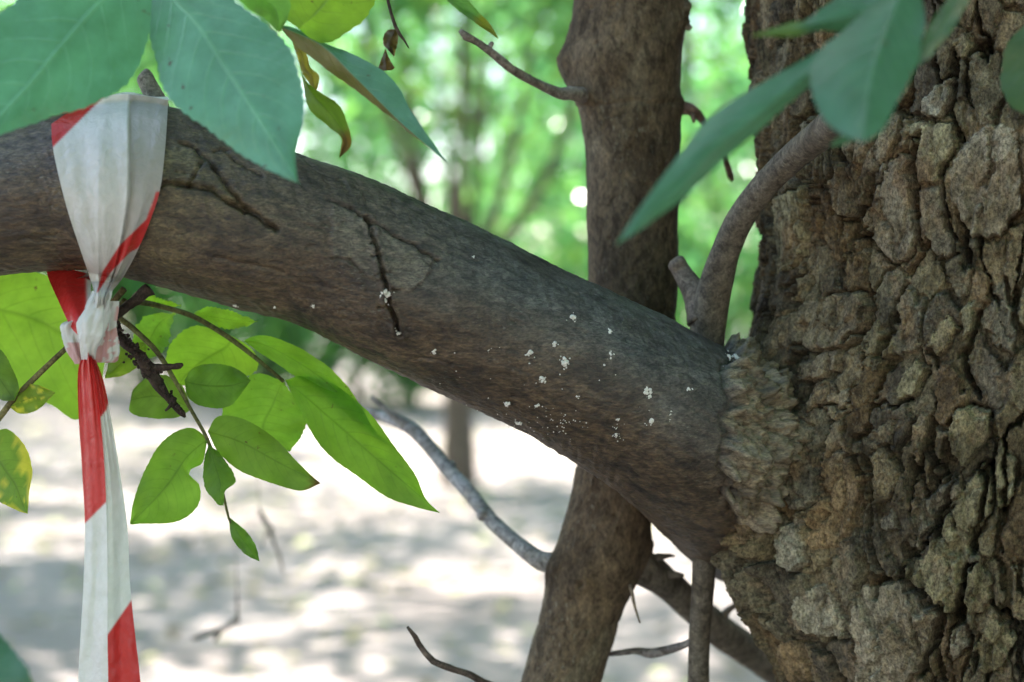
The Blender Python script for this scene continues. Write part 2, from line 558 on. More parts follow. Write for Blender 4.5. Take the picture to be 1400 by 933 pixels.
# unseen trees of the wood, placed to cut light from behind and beside the lens
for x, y, k in [(4.6, 3.2, 1), (3.6, -1.6, 1), (2.6, -5.5, 2), (-3.6, -9.0, 1), (6.5, -4.0, 1), (0.5, -11, 1), (-9, 9, 1), (8, 8, 1), (-8, -9, 2), (6.5, -11, 1)]:
    plant('near_tree', TREE_KINDS[k], x, y, g.uniform(0.9, 1.1), g.uniform(0, 6.3), 'unseen leafy tree of the same wood, placed to block light around the old tree', 'tree', 'trees around the viewpoint')
for i in range(12):
    y = g.uniform(27, 46)
    x = -0.36 * y + 0.72 * y * ((i * 0.618034) % 1.0)
    plant('woodland_tree', TREE_KINDS[i % 4], x, y, g.uniform(0.85, 1.2), g.uniform(0, 6.3), 'out of focus green tree in the woodland beyond the clearing', 'tree', 'woodland trees beyond the clearing')
for i in range(12):
    y = g.uniform(52, 80)
    x = -0.36 * y + 0.72 * y * ((i * 0.618034) % 1.0)
    plant('far_tree', TREE_KINDS[(0, 1, 2, 1)[i % 4]], x, y, g.uniform(1.1, 1.6), g.uniform(0, 6.3), 'hazy distant tree at the back of the wood', 'tree', 'distant trees at the back of the wood')
for i in range(22):
    y = g.uniform(25.5, 36)
    x = -9.5 + 19 * ((i + 0.5) / 22) + g.uniform(-0.4, 0.4)
    plant('shrub', SHRUB_KINDS[i % 3], x, y, g.uniform(0.95, 1.5), g.uniform(0, 6.3), 'out of focus green shrub along the far edge of the clearing', 'shrub', 'shrubs edging the clearing')

# leaf litter on the ground
lp = np.column_stack([rng.uniform(-9, 9, 5000), rng.uniform(3, 26, 5000), np.full(5000, 0.03)])
lit = link('leaf_litter', leaves_mesh('leaf_litter', lp, 0.09, 77, [(0.22, 0.15, 0.08), (0.30, 0.22, 0.13), (0.14, 0.09, 0.05)], up=5.0))
tag(lit, 'dry fallen leaves scattered over the bare ground', 'leaf litter', kind='stuff')

# ------------------------------------------------------------------ the old tree
AXP, AXD = 1385.0, 1.48             # trunk axis: photograph column, depth
TC = P(AXP, HORIZON, AXD)
XC, YC = float(TC[0]), float(TC[1])
PXM = FPX / AXD
_prof = np.array([(-400, 1000), (-100, 1012), (0, 1020), (130, 1030), (250, 1026), (330, 1040), (400, 1034), (470, 1022), (560, 1012), (650, 1012), (750, 1018), (800, 1024), (870, 1043), (933, 1066), (1010, 1085), (1400, 1080)], float)
def trunk_r(z):
    py = HORIZON + (CAM_H - z) * PXM
    r = (AXP - np.interp(py, _prof[:, 0], _prof[:, 1])) / PXM - 0.006
    r = r + 0.16 * np.exp(-np.maximum(z, 0) / 0.16)              # root flare
    r = np.where(z > 1.9, r - 0.022 * (z - 1.9), r)
    return np.maximum(r, 0.04)
def trunk_px(px, py):
    """photograph pixel -> (theta, z) on the trunk"""
    th = 0.6
    for _ in range(30):
        ds = AXD - 0.2 * math.cos(th)
        pt = P(px, py, ds)
        r = float(trunk_r(np.array(pt[2])))
        s = np.clip((XC - pt[0]) / r, -0.999, 0.999)
        th = 0.5 * th + 0.5 * math.asin(s)
    return th, float(pt[2])

old = thing('old_tree', (XC, YC, 0), 'old tree with thick flaking bark and a heavy limb reaching across', 'tree')

# --- bark plates: seeds read off the photograph (px, py[, ...]) , height mm, colour
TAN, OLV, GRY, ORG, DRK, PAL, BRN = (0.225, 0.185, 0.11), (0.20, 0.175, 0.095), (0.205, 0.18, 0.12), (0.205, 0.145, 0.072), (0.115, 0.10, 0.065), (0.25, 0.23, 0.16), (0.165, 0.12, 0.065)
POLY = [  # outline (photograph px), thickness mm, lift towards right / towards bottom (mm per cm), colour
    ([(1152, 170), (1227, 165), (1226, 196), (1212, 220), (1202, 232), (1189, 240), (1187, 280), (1174, 282), (1167, 296), (1144, 290), (1142, 272), (1136, 262), (1139, 247), (1149, 235), (1151, 215)], 5, 0.2, 0.8, TAN),
    ([(1064, 280), (1087, 265), (1107, 255), (1113, 280), (1110, 320), (1103, 350), (1087, 372), (1072, 362), (1063, 325), (1059, 300)], 6, 1.6, 0.3, OLV),
    ([(1257, 155), (1267, 132), (1287, 112), (1309, 104), (1305, 127), (1290, 155), (1277, 161), (1262, 157)], 5, 1.0, 0.5, PAL),
    ([(1075, 440), (1107, 415), (1142, 405), (1177, 399), (1193, 413), (1191, 440), (1173, 466), (1150, 476), (1110, 483), (1080, 476)], 5, 1.2, 0.2, TAN),
    ([(1197, 235), (1229, 207), (1245, 215), (1247, 280), (1260, 305), (1250, 350), (1227, 361), (1207, 345), (1192, 320), (1179, 300), (1191, 285)], 3, 0.8, 0.2, GRY),
    ([(1257, 262), (1287, 255), (1295, 280), (1303, 310), (1314, 345), (1282, 352), (1266, 310)], 3, 0.4, 0.2, GRY),
    ([(1299, 235), (1317, 197), (1357, 167), (1394, 180), (1398, 280), (1372, 326), (1337, 321), (1317, 300), (1304, 270)], 4, 0.2, 0.4, GRY),
    ([(1239, 172), (1257, 165), (1300, 168), (1313, 187), (1295, 225), (1281, 250), (1259, 255), (1254, 215)], 3, 0.4, 0.2, OLV),
    ([(1302, 55), (1327, 40), (1335, 65), (1327, 83), (1307, 76)], 5, 0.6, 0.6, OLV),
    ([(1152, 613), (1172, 626), (1189, 656), (1182, 681), (1172, 716), (1152, 746), (1142, 752), (1127, 746), (1129, 706), (1137, 666), (1139, 631)], 6, 0.8, -0.4, ORG),
    ([(1347, 631), (1358, 666), (1353, 701), (1335, 736), (1329, 747), (1307, 731), (1302, 711), (1284, 734), (1302, 686), (1327, 651)], 5, 1.4, 0.2, OLV),
    ([(1367, 603), (1386, 626), (1389, 656), (1375, 699), (1362, 686), (1358, 651)], 5, 0.6, 0.8, OLV),
    ([(1297, 591), (1307, 566), (1332, 557), (1352, 566), (1350, 596), (1337, 621), (1317, 637), (1297, 621)], 11, 0.2, -0.6, OLV),
    ([(1229, 766), (1257, 763), (1303, 713), (1331, 738), (1334, 751), (1317, 776), (1314, 811), (1304, 839), (1287, 837), (1277, 816), (1247, 796)], 5, 0.3, 1.0, OLV),
    ([(1319, 786), (1337, 770), (1357, 786), (1355, 816), (1347, 839), (1327, 837), (1317, 816)], 4, 0.2, 0.2, OLV),
    ([(1117, 816), (1137, 797), (1149, 811), (1165, 851), (1163, 877), (1142, 871), (1115, 863)], 6, 0.4, 1.4, PAL),
    ([(1177, 806), (1229, 790), (1282, 842), (1277, 881), (1264, 923), (1237, 960), (1182, 960)], 3, 0.8, 0.0, GRY),
    ([(1357, 838), (1377, 853), (1394, 881), (1372, 921), (1352, 930), (1337, 891), (1352, 856)], 4, 1.0, 0.2, OLV),
    ([(1003, 546), (1032, 534), (1058, 571), (1060, 596), (1047, 638), (1027, 643), (1010, 581)], 7, 0.6, 0.2, ORG),
    ([(1052, 531), (1077, 527), (1080, 556), (1064, 562)], 5, 0.3, 0.8, GRY),
    ([(1079, 571), (1102, 560), (1125, 586), (1123, 602), (1102, 607), (1081, 591)], 7, 0.3, 0.3, GRY),
    ([(1092, 641), (1117, 620), (1137, 651), (1133, 686), (1117, 697), (1093, 666)], 6, 0.2, 0.6, GRY),
    ([(1102, 716), (1122, 705), (1125, 766), (1114, 784), (1101, 766)], 6, 0.2, 0.8, PAL),
    ([(1047, 511), (1083, 505), (1080, 521), (1057, 532)], 5, 0.2, 0.4, TAN),
    ([(1107, 496), (1150, 475), (1148, 511), (1107, 522)], 5, 0.4, 0.8, TAN),
    ([(1182, 601), (1223, 575), (1223, 606), (1192, 617)], 5, 0.4, 0.6, TAN),
    ([(1247, 631), (1257, 600), (1260, 626), (1252, 642)], 6, 1.0, 0.4, OLV),
    ([(1232, 716), (1277, 668), (1304, 653), (1280, 701), (1255, 758), (1237, 746)], 3, 0.6, 0.3, GRY),
    ([(1202, 711), (1227, 695), (1233, 721), (1207, 727)], 5, 0.4, 0.6, PAL),
    ([(1130, 545), (1165, 530), (1172, 560), (1140, 575)], 4, 0.4, 0.6, TAN), ([(1225, 530), (1250, 490), (1268, 500), (1250, 540), (1230, 548)], 4, 0.8, 0.4, OLV), ([(1272, 470), (1300, 430), (1312, 450), (1288, 490)], 4, 0.8, 0.4, OLV), ([(1320, 420), (1338, 412), (1334, 450), (1318, 466)], 5, 0.8, 0.6, OLV),
    ([(1150, 615), (1180, 605), (1186, 618), (1168, 622)], 3, 0.2, 0.6, TAN), ([(1062, 690), (1085, 670), (1092, 730), (1072, 750)], 4, 0.2, 0.6, BRN), ([(1092, 885), (1112, 875), (1128, 933), (1105, 950)], 4, 0.6, 0.0, ORG), ([(1300, 870), (1322, 850), (1330, 890), (1310, 905)], 4, 0.6, 0.4, GRY)]
ZA, ZB = 1.055, 1.625
THA, THB = R(-32), R(116)
RA = 0.2
seeds = []          # (plate id, a, z)
plates = []         # (height, colour, theta)
for _ in range(9000):
    a, z = rng.uniform(-R(60), R(160)) * RA, rng.uniform(ZA - 0.1, ZB + 0.1)
    sx, sz = (0.015, 0.034)
    if all(((a - s[1]) / sx) ** 2 + ((z - s[2]) / sz) ** 2 > 1.0 for s in seeds):
        seeds.append((len(plates), a, z))
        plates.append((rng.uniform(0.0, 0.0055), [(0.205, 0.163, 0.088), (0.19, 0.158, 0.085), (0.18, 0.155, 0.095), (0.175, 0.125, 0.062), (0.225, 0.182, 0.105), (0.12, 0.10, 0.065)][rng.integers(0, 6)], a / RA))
def bark_field(A, Z):
    """height (m), plate id, colour on the trunk surface; A = arc length, Z = height"""
    sh = A.shape
    A, Z = A.ravel(), Z.ravel()
    wa = A + 0.0060 * fbm(A / 0.022, Z / 0.040, 1, 3) + 0.0040 * fbm(A / 0.0065, Z / 0.010, 2, 4, 0.65)
    wz = Z + 0.0120 * fbm(A / 0.022 + 9, Z / 0.040, 3, 3) + 0.0060 * fbm(A / 0.0065 + 5, Z / 0.010, 4, 4, 0.65)
    d1 = np.full(A.shape, 9.0)
    d2 = np.full(A.shape, 9.0)
    i1 = np.zeros(A.shape, np.int32)
    i2 = np.zeros(A.shape, np.int32)
    by = {}
    for k, a, z in seeds:
        by.setdefault(k, []).append((a, z))
    for k, ps in by.items():
        d = np.full(A.shape, 9.0)
        for a, z in ps:
            d = np.minimum(d, np.sqrt((wa - a) ** 2 + ((wz - z) / 2.1) ** 2))
        nearer = d < d1
        second_ = (~nearer) & (d < d2)
        i2 = np.where(nearer, i1, np.where(second_, k, i2))
        d2 = np.where(nearer, d1, np.where(second_, d, d2))
        i1 = np.where(nearer, k, i1)
        d1 = np.where(nearer, d, d1)
    e = (d2 - d1) * 0.5
    ph = np.array([p[0] for p in plates])
    pc = np.array([p[1] for p in plates])
    g2 = np.random.default_rng(5)
    tilt = g2.normal(size=(len(plates), 2)) * np.array([0.20, 0.09])
    ca = np.zeros(len(plates)); cz = np.zeros(len(plates)); cn = np.zeros(len(plates))
    for k, a, z in seeds:
        ca[k] += a; cz[k] += z; cn[k] += 1
    ca /= cn; cz /= cn
    # every boundary between two plates has its own character: hairline, step or open fissure
    lo, hi = np.minimum(i1, i2), np.maximum(i1, i2)
    h1 = _h(lo.astype(float), hi.astype(float), 91)
    gap = 0.0002 + 0.0020 * h1 ** 3.2 * (0.7 + 0.6 * fbm(A / 0.02, Z / 0.02, 8, 2))
    deep = 0.002 + 0.014 * h1 ** 2.0
    def level(i):
        return ph[i] * 1.15 + tilt[i, 0] * np.clip(A - ca[i], -0.03, 0.03) + tilt[i, 1] * np.clip(Z - cz[i], -0.05, 0.05)
    l1, l2 = level(i1), level(i2)
    wall = sstep(gap, gap + 0.0010, e)
    top = l1
    # flaking: thin layers broken away in crisp steps
    n = fbm(A / 0.030, Z / 0.045, 12, 5, 0.6)
    ter = n * 3.4
    ter = np.floor(ter) + sstep(0.90, 1.0, ter - np.floor(ter))
    top = top + 0.0013 * ter + 0.004 * fbm(A / 0.09, Z / 0.12, 11, 2)
    m2 = fbm(A / 0.014 + 31, Z / 0.024, 13, 5, 0.65)
    top = top + 0.0010 * sstep(0.16, 0.19, m2) - 0.0012 * sstep(0.24, 0.27, -m2)
    grain = 0.0005 * fbm(A / 0.0034, Z / 0.016, 14, 3, 0.6) + 0.0004 * fbm(A / 0.0022, Z / 0.003, 15, 3, 0.7)
    top = top + grain
    # thin secondary cracks over the plates, mostly up and down
    c1 = np.abs(fbm(A / 0.017 + 3, Z / 0.045, 18, 4))
    msk = sstep(0.0, 0.3, fbm(A / 0.05, Z / 0.05, 19, 2))
    top = top - 0.0042 * (1 - sstep(0.0, 0.022, c1)) * msk
    c2 = np.abs(fbm(A / 0.030 + 13, Z / 0.016, 20, 3))
    top = top - 0.0026 * (1 - sstep(0.0, 0.016, c2)) * sstep(0.05, 0.3, fbm(A / 0.04, Z / 0.04, 28, 2))
    floor_ = np.minimum(l1, l2) - deep + 0.002 * fbm(A / 0.008, Z / 0.015, 21, 3)
    h = floor_ + (top - floor_) * wall
    f0 = np.abs(fbm(wa / 0.028 + 2, wz / 0.13, 47, 4))                # long upright fissures
    h = h - 0.019 * (1 - sstep(0.020, 0.060, f0)) * sstep(-0.25, 0.1, fbm(A / 0.06, Z / 0.06, 48, 2))
    # plates traced from the photograph: thick flakes with crisp, slightly ragged rims
    ja = A + 0.0036 * fbm(A / 0.009, Z / 0.011, 43, 4, 0.7)
    jz = Z + 0.0044 * fbm(A / 0.009 + 3, Z / 0.011, 44, 4, 0.7)
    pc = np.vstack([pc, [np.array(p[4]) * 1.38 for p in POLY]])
    under = fbm(A / 0.05, Z / 0.07, 45, 3)
    for n_, (px_, thick, tx, tz, colr_) in enumerate(POLY):
        q = POLYQ[n_]
        qa, qz = np.array(q).T
        sel = np.flatnonzero((A > qa.min() - 0.01) & (A < qa.max() + 0.01) & (Z > qz.min() - 0.01) & (Z < qz.max() + 0.01))
        if not len(sel):
            continue
        ins = inside(ja[sel], jz[sel], q)
        d = seg_dist(ja[sel], jz[sel], q + q[:1])
        hp = thick * 0.00075 - tx * 0.1 * (A[sel] - qa.mean()) - tz * 0.1 * (Z[sel] - qz.mean()) + 0.0012 * under[sel] + grain[sel] + 0.0006 * ter[sel] * 0.8
        hp = np.maximum(hp, 0.0015) + 0.0006 * sstep(0, 0.004, d)
        base = h[sel]
        h[sel] = np.where(ins, np.maximum(base * 0.30 + hp, base + 0.0006) * sstep(0, 0.0010, d) + (base - 0.001) * (1 - sstep(0, 0.0010, d)), base - (0.0006 + 0.011 * np.clip(-tx * (A[sel] - qa.mean()) * 60 - tz * (Z[sel] - qz.mean()) * 30 + 0.2, 0, 1)) * np.exp(-(d / 0.0024) ** 2))
        i1[sel] = np.where(ins, len(plates) + n_, i1[sel])
        e[sel] = np.where(ins, d, np.minimum(e[sel], d))
    for pts, dp, wd in FISSURES:                                    # the big dark cracks seen in the photograph
        d = seg_dist(wa, wz, pts)
        tap = 0.55 + 0.6 * np.abs(fbm(wa / 0.012, wz / 0.012, 46, 2))
        h = h - 2.0 * dp * (1 - sstep(wd * 0.42 * tap, wd * 0.95 * tap, d))
    fur = sstep(0.16, 0.20, A) * sstep(1.36, 1.42, Z)               # long upright furrows on the flank
    f1 = np.abs(fbm(A / 0.011, Z / 0.085, 41, 3))
    h = h - fur * 0.014 * (1 - sstep(0.03, 0.12, f1))
    # branch collar swelling, crumbly
    bul = np.exp(-(((A - COLLAR[0]) / 0.055) ** 2 + ((Z - COLLAR[1]) / 0.100) ** 2))
    cr = fbm(A / 0.0085, Z / 0.015, 23, 4, 0.6)
    h = h + 0.050 * bul + bul * (0.0075 * cr + 0.0045 * np.floor(cr * 4) / 2)
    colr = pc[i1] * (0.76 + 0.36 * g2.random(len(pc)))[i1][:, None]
    st = sstep(0.02, 0.45, fbm(A / 0.045, Z / 0.05, 25, 4))
    colr = 0.82 * colr * (1 - 0.55 * st[:, None])                           # sooty stains
    ora = sstep(0.30, 0.55, fbm(A / 0.03 + 4, Z / 0.05, 27, 4))
    colr = colr * (1 - 0.5 * ora[:, None]) + np.array([0.22, 0.14, 0.065]) * 0.5 * ora[:, None]
    fl = sstep(0.22, 0.28, -m2)
    colr = colr * (1 - 0.5 * fl[:, None]) + np.array([0.20, 0.15, 0.09]) * 0.5 * fl[:, None]   # fresh brown where a flake came off
    return h.reshape(sh), i1.reshape(sh), e.reshape(sh), colr.reshape(sh + (3,))
_t, _z = trunk_px(1058, 690)
COLLAR = (_t * RA, _z)
FISSURES = []
POLYQ = [[(a * RA, z) for a, z in (trunk_px(x, y) for x, y in p[0])] for p in POLY]
for pts, dp, wd in [
        ([(1140, 290), (1165, 297), (1175, 285), (1185, 283), (1195, 262), (1212, 235), (1228, 200), (1240, 150), (1250, 110)], 0.008, 0.0022), ([(1250, 190), (1248, 250), (1262, 300), (1265, 345)], 0.010, 0.0030),
        ([(1170, 300), (1185, 315), (1200, 335), (1215, 348), (1225, 355)], 0.009, 0.0028), ([(1108, 225), (1120, 280), (1116, 340), (1102, 380), (1086, 396)], 0.013, 0.0042), ([(1153, 330), (1158, 360), (1155, 395)], 0.008, 0.0020),
        ([(1190, 400), (1193, 430), (1180, 455), (1163, 472)], 0.011, 0.0032), ([(1092, 490), (1110, 486), (1122, 494)], 0.009, 0.0028), ([(1311, 100), (1305, 150), (1300, 165), (1316, 190)], 0.012, 0.0040), ([(1290, 228), (1292, 275), (1300, 300), (1311, 330)], 0.010, 0.0026),
        ([(1352, 640), (1350, 680), (1336, 730), (1330, 752)], 0.013, 0.0045), ([(1402, 574), (1380, 600), (1366, 604), (1378, 630), (1386, 660), (1378, 692)], 0.011, 0.0030), ([(1225, 775), (1245, 800), (1270, 820), (1286, 840), (1290, 860), (1280, 890), (1266, 935)], 0.012, 0.0036),
        ([(1310, 842), (1320, 812), (1317, 790), (1336, 770)], 0.010, 0.0026), ([(1358, 834), (1380, 850), (1396, 876)], 0.010, 0.0030), ([(1128, 880), (1150, 898), (1160, 935)], 0.013, 0.0050), ([(1075, 760), (1090, 800), (1095, 850), (1112, 872)], 0.011, 0.0030),
        ([(1255, 760), (1270, 730), (1290, 700), (1302, 688)], 0.009, 0.0024), ([(1195, 562), (1225, 556), (1242, 546)], 0.010, 0.0034), ([(1118, 560), (1150, 566), (1166, 560)], 0.010, 0.0028), ([(1190, 640), (1196, 690), (1186, 740), (1205, 780), (1200, 820)], 0.013, 0.0046),
        ([(1062, 430), (1046, 470), (1052, 505)], 0.009, 0.0030), ([(1270, 580), (1262, 620), (1285, 640)], 0.011, 0.0048), ([(1340, 430), (1330, 470), (1318, 500), (1330, 540)], 0.010, 0.0040), ([(1232, 440), (1215, 470), (1205, 500)], 0.010, 0.0044), ([(1338, 0), (1345, 40), (1362, 60), (1352, 90)], 0.010, 0.0034),
        ([(1085, 10), (1086, 60), (1080, 120)], 0.012, 0.0040), ([(1072, 200), (1080, 260), (1070, 300)], 0.012, 0.0036), ([(1135, 190), (1142, 230), (1132, 262)], 0.010, 0.0034)]:
    FISSURES.append(([(a * RA, z) for a, z in (trunk_px(x, y) for x, y in pts)], dp, wd))

th_all = np.concatenate([np.linspace(THB - 2 * math.pi, THA, 60)[:-1], np.arange(THA, THB, 0.00102 / RA)])
nd_th = len(np.arange(THA, THB, 0.00102 / RA))
z_lo = np.concatenate([np.linspace(-0.1, 0.5, 20)[:-1], np.linspace(0.5, ZA, 28)[:-1]])
z_d = np.arange(ZA, ZB, 0.00102)
z_hi = np.linspace(ZB, 3.0, 50)
z_all = np.concatenate([z_lo, z_d, z_hi])
TH, ZZ = np.meshgrid(th_all, z_all)
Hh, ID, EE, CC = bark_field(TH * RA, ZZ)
RR = trunk_r(ZZ) + Hh
V = np.stack([XC - RR * np.sin(TH), YC - RR * np.cos(TH), ZZ], -1).reshape(-1, 3)
nr, nc = TH.shape
F = grid_faces(nr, nc, True)[:, ::-1]
fid = ID.reshape(-1)[F]
fe = EE.reshape(-1)[F].min(1)
cen = F[:, 0]
dense = (TH.reshape(-1)[cen] > THA) & (TH.reshape(-1)[cen] < R(112)) & (ZZ.reshape(-1)[cen] > ZA + 0.005) & (ZZ.reshape(-1)[cen] < ZB - 0.005)
same = (fid == fid[:, :1]).all(1)
isplate = dense & same & (fe > 0.0006)
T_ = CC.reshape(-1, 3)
def submesh(name, sel, mat):
    f = F[sel]
    u, inv = np.unique(f, return_inverse=True)
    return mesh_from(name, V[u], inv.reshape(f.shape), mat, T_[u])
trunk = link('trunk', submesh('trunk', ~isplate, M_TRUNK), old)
pid = fid[:, 0]
order = np.argsort(np.where(isplate, pid, 10 ** 6), kind='stable')
ps = pid[order][: isplate.sum()]
cuts = np.flatnonzero(np.diff(ps)) + 1
groups = np.split(order[: isplate.sum()], cuts)
groups = sorted([q for q in groups if len(q) > 12], key=len, reverse=True)
def pieces(q):
    """connected pieces of a set of faces"""
    f = F[q]
    u, inv = np.unique(f, return_inverse=True)
    inv = inv.reshape(f.shape)
    lab = np.arange(len(u))
    while True:
        m = lab[inv].min(1)
        new = lab.copy()
        for k in range(4):
            np.minimum.at(new, inv[:, k], m)
        new = new[new]
        if (new == lab).all():
            break
        lab = new
    fl = lab[inv[:, 0]]
    return [q[fl == v] for v in np.unique(fl)]
groups = sorted([p for q in groups for p in pieces(q)], key=len, reverse=True)
keep = [q for q in groups if len(q) > 12]
loose = [q for q in groups if len(q) <= 12]
groups = keep[:295]
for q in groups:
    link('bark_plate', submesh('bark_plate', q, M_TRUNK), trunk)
rest = keep[295:] + loose
if rest:
    tag(link('bark_crumbs', submesh('bark_crumbs', np.concatenate(rest), M_TRUNK), trunk), kind='stuff')
# upper stem and forks above the frame
ups = [tube([(XC, YC, 2.9), (XC + 0.1, YC + 0.2, 4.2), (XC - 0.2, YC + 0.9, 6.2)], [0.16, 0.12, 0.03], 14, 0.1, 3, 4, 20),
       tube([(XC, YC, 2.8), (XC - 0.7, YC + 0.9, 4.0), (XC - 1.9, YC + 2.4, 5.2)], [0.12, 0.08, 0.02], 12, 0.1, 4, 4, 16),
       tube([(XC, YC, 2.9), (XC + 0.9, YC + 0.8, 3.9), (XC + 2.2, YC + 2.2, 4.9)], [0.11, 0.07, 0.02], 12, 0.1, 5, 4, 16)]
Vv, Ff = join_tubes(ups)
link('upper_limbs', mesh_from('upper_limbs', Vv, Ff, M_TRUNK, TAN), old)
cp, _ = clump_points(41, 190, 110, (4.2, 3.6, 1.6), (-0.3, 4.2, 5.2), 0.42, 0.1)
cp = cp[(cp[:, 2] > 3.1) & (cp[:, 1] > 0.35 + (cp[:, 2] - 1.35) * 0.63)]
link('crown', leaves_mesh('crown', cp, 0.19, 41, GREENS), old)

# ------------------------------------------------------------------ the heavy limb
LIMB = np.array([  # px, py, depth, radius px
    (-900, 120, 1.55, 84), (-500, 250, 1.36, 95), (-200, 290, 1.30, 104), (0, 272, 1.28, 106), (100, 262, 1.28, 112), (180, 262, 1.28, 124), (260, 280, 1.285, 122), (350, 310, 1.29, 116),
    (450, 342, 1.30, 110), (550, 388, 1.31, 111), (650, 435, 1.325, 112), (750, 484, 1.34, 114), (850, 535, 1.36, 118), (920, 576, 1.38, 124),
    (985, 622, 1.43, 134), (1040, 662, 1.50, 142), (1120, 700, 1.60, 136)], float)
LA = smooth_line(LIMB, 900)
seglen = np.concatenate([[0], np.cumsum(np.linalg.norm(np.diff(P(LA[:, 0], LA[:, 1], LA[:, 2]), axis=0), axis=1))])
def limb_at(s):
    return np.stack([np.interp(s, seglen, LA[:, k]) for k in range(4)], -1)
def limb_px(px, py):
    """photograph pixel -> (s along limb, phi up from the camera-facing line)"""
    d = np.hypot(LA[:, 0] - px, LA[:, 1] - py)
    i = int(np.argmin(d))
    t = LA[min(i + 1, len(LA) - 1), :2] - LA[max(i - 1, 0), :2]
    t = t / np.linalg.norm(t)
    h = (px - LA[i, 0]) * t[1] - (py - LA[i, 1]) * t[0]       # + above
    return seglen[i], math.asin(max(-0.985, min(0.985, h / LA[i, 3])))
def limb_surface(s, phi, lift=0.0):
    c = limb_at(s)
    ctr = P(c[..., 0], c[..., 1], c[..., 2])
    c2 = limb_at(s + 0.004)
    T = P(c2[..., 0], c2[..., 1], c2[..., 2]) - ctr
    T /= np.linalg.norm(T, axis=-1)[..., None]
    f = np.array([0, -1.0, 0]) - T * (T @ np.array([0, -1.0, 0]))[..., None]
    f /= np.linalg.norm(f, axis=-1)[..., None]
    u = np.cross(f, T)
    u = np.where(u[..., 2:3] < 0, -u, u)
    r = c[..., 3] * c[..., 2] / FPX + lift
    return ctr + r[..., None] * (np.cos(phi)[..., None] * f + np.sin(phi)[..., None] * u)
RL = 0.056
def lp2(pts):
    out = []
    for x, y in pts:
        s, ph = limb_px(x, y)
        out.append((s, ph * RL))
    return out
s0, s1 = limb_px(-60, 270)[0], seglen[-1]
sv = np.concatenate([np.linspace(0, s0, 60)[:-1], np.arange(s0, s1, 0.00118)])
pv = np.concatenate([np.arange(R(-112), R(118), 0.00118 / RL), np.linspace(R(118), R(248), 34)[:-1]])
PH, SS = np.meshgrid(pv, sv)
Y = PH * RL
rough = 0.00055 * fbm(SS / 0.02, Y / 0.0042, 51, 4, 0.6) + 0.0012 * fbm(SS / 0.045, Y / 0.03, 52, 3) + 0.0003 * fbm(SS / 0.003, Y / 0.0018, 53, 2)
wr = fbm(SS / 0.004 + 1.5 * Y / 0.01, Y / 0.022, 54, 3)
rough += 0.0006 * wr
# big swellings
rough += 0.003 * fbm(SS / 0.12, Y / 0.08, 55, 2)
hl = rough
wS = SS + 0.0022 * fbm(SS / 0.007, Y / 0.007, 56, 4, 0.6)
wY = Y + 0.0022 * fbm(SS / 0.007 + 7, Y / 0.007, 57, 4, 0.6)
def crack(pts, depth, width, lips=0.0):
    global hl
    d = seg_dist(wS, wY, lp2(pts))
    hl = hl - 1.9 * depth * (0.75 + 0.6 * fbm(SS / 0.010, Y / 0.010, 58, 2)) * np.exp(-(d / (0.78 * width)) ** 2)
    if lips:
        hl = hl + lips * np.exp(-((d - width * 2.1) / (width * 0.9)) ** 2)
def plate_patch(poly, h, soft=0.0006):
    global hl
    q = lp2(poly)
    ins = inside(wS, wY, q)
    d = seg_dist(wS, wY, q + q[:1])
    k = np.where(ins, sstep(0, soft * 2, d), 0)
    hl = hl + h * k
    return k
k1 = plate_patch([(440, 272), (495, 300), (580, 346), (572, 362), (548, 388), (535, 391), (524, 384), (512, 372), (508, 380), (470, 362), (446, 348), (442, 320)], 0.0011)
crack([(438, 270), (470, 284), (495, 298), (530, 318), (582, 348)], 0.0036, 0.0013)
crack([(582, 348), (572, 364), (548, 389)], 0.0009, 0.0008)
crack([(494, 296), (500, 312), (508, 340), (513, 362), (517, 388), (521, 408), (528, 432), (532, 446)], 0.0042, 0.0013, 0.0018)
for a, b in [((499, 346), (512, 343)), ((506, 369), (521, 366)), ((523, 391), (536, 387)), ((508, 412), (528, 409)), ((497, 330), (506, 328))]:
    crack([a, b], 0.0022, 0.0007)
crack([(446, 348), (470, 350), (486, 368), (508, 378)], 0.0014, 0.0007)
crack([(430, 303), (452, 308), (462, 302)], 0.0012, 0.0007)
crack([(478, 256), (500, 266), (545, 280), (585, 297)], 0.0014, 0.0009)
crack([(405, 197), (440, 212), (500, 232), (560, 256), (640, 292), (720, 332), (800, 372)], 0.0016, 0.0011)
k2 = plate_patch([(228, 205), (262, 204), (285, 214), (300, 240), (322, 268), (340, 282), (318, 276), (300, 268), (260, 256), (216, 256)], 0.0012)
crack([(205, 258), (240, 254), (268, 259), (300, 264), (322, 280), (350, 296)], 0.0034, 0.0016)
crack([(250, 196), (272, 208), (298, 232), (318, 260), (336, 284), (352, 296), (372, 314)], 0.0040, 0.0017)
crack([(284, 226), (274, 242), (268, 258)], 0.0026, 0.0010)
crack([(312, 208), (330, 224), (358, 242)], 0.0018, 0.0010)
crack([(296, 210), (318, 208)], 0.0016, 0.0009)
crack([(944, 522), (968, 536), (990, 548), (1006, 558)], 0.0034, 0.0011)
crack([(968, 500), (985, 512), (1004, 526)], 0.0018, 0.0008)
crack([(955, 565), (975, 572), (985, 585), (984, 600)], 0.0020, 0.0009)
crack([(300, 352), (345, 362), (380, 372)], 0.0010, 0.0016)
crack([(560, 480), (580, 478), (600, 486)], 0.0008, 0.0014)
rx = np.random.default_rng(31)
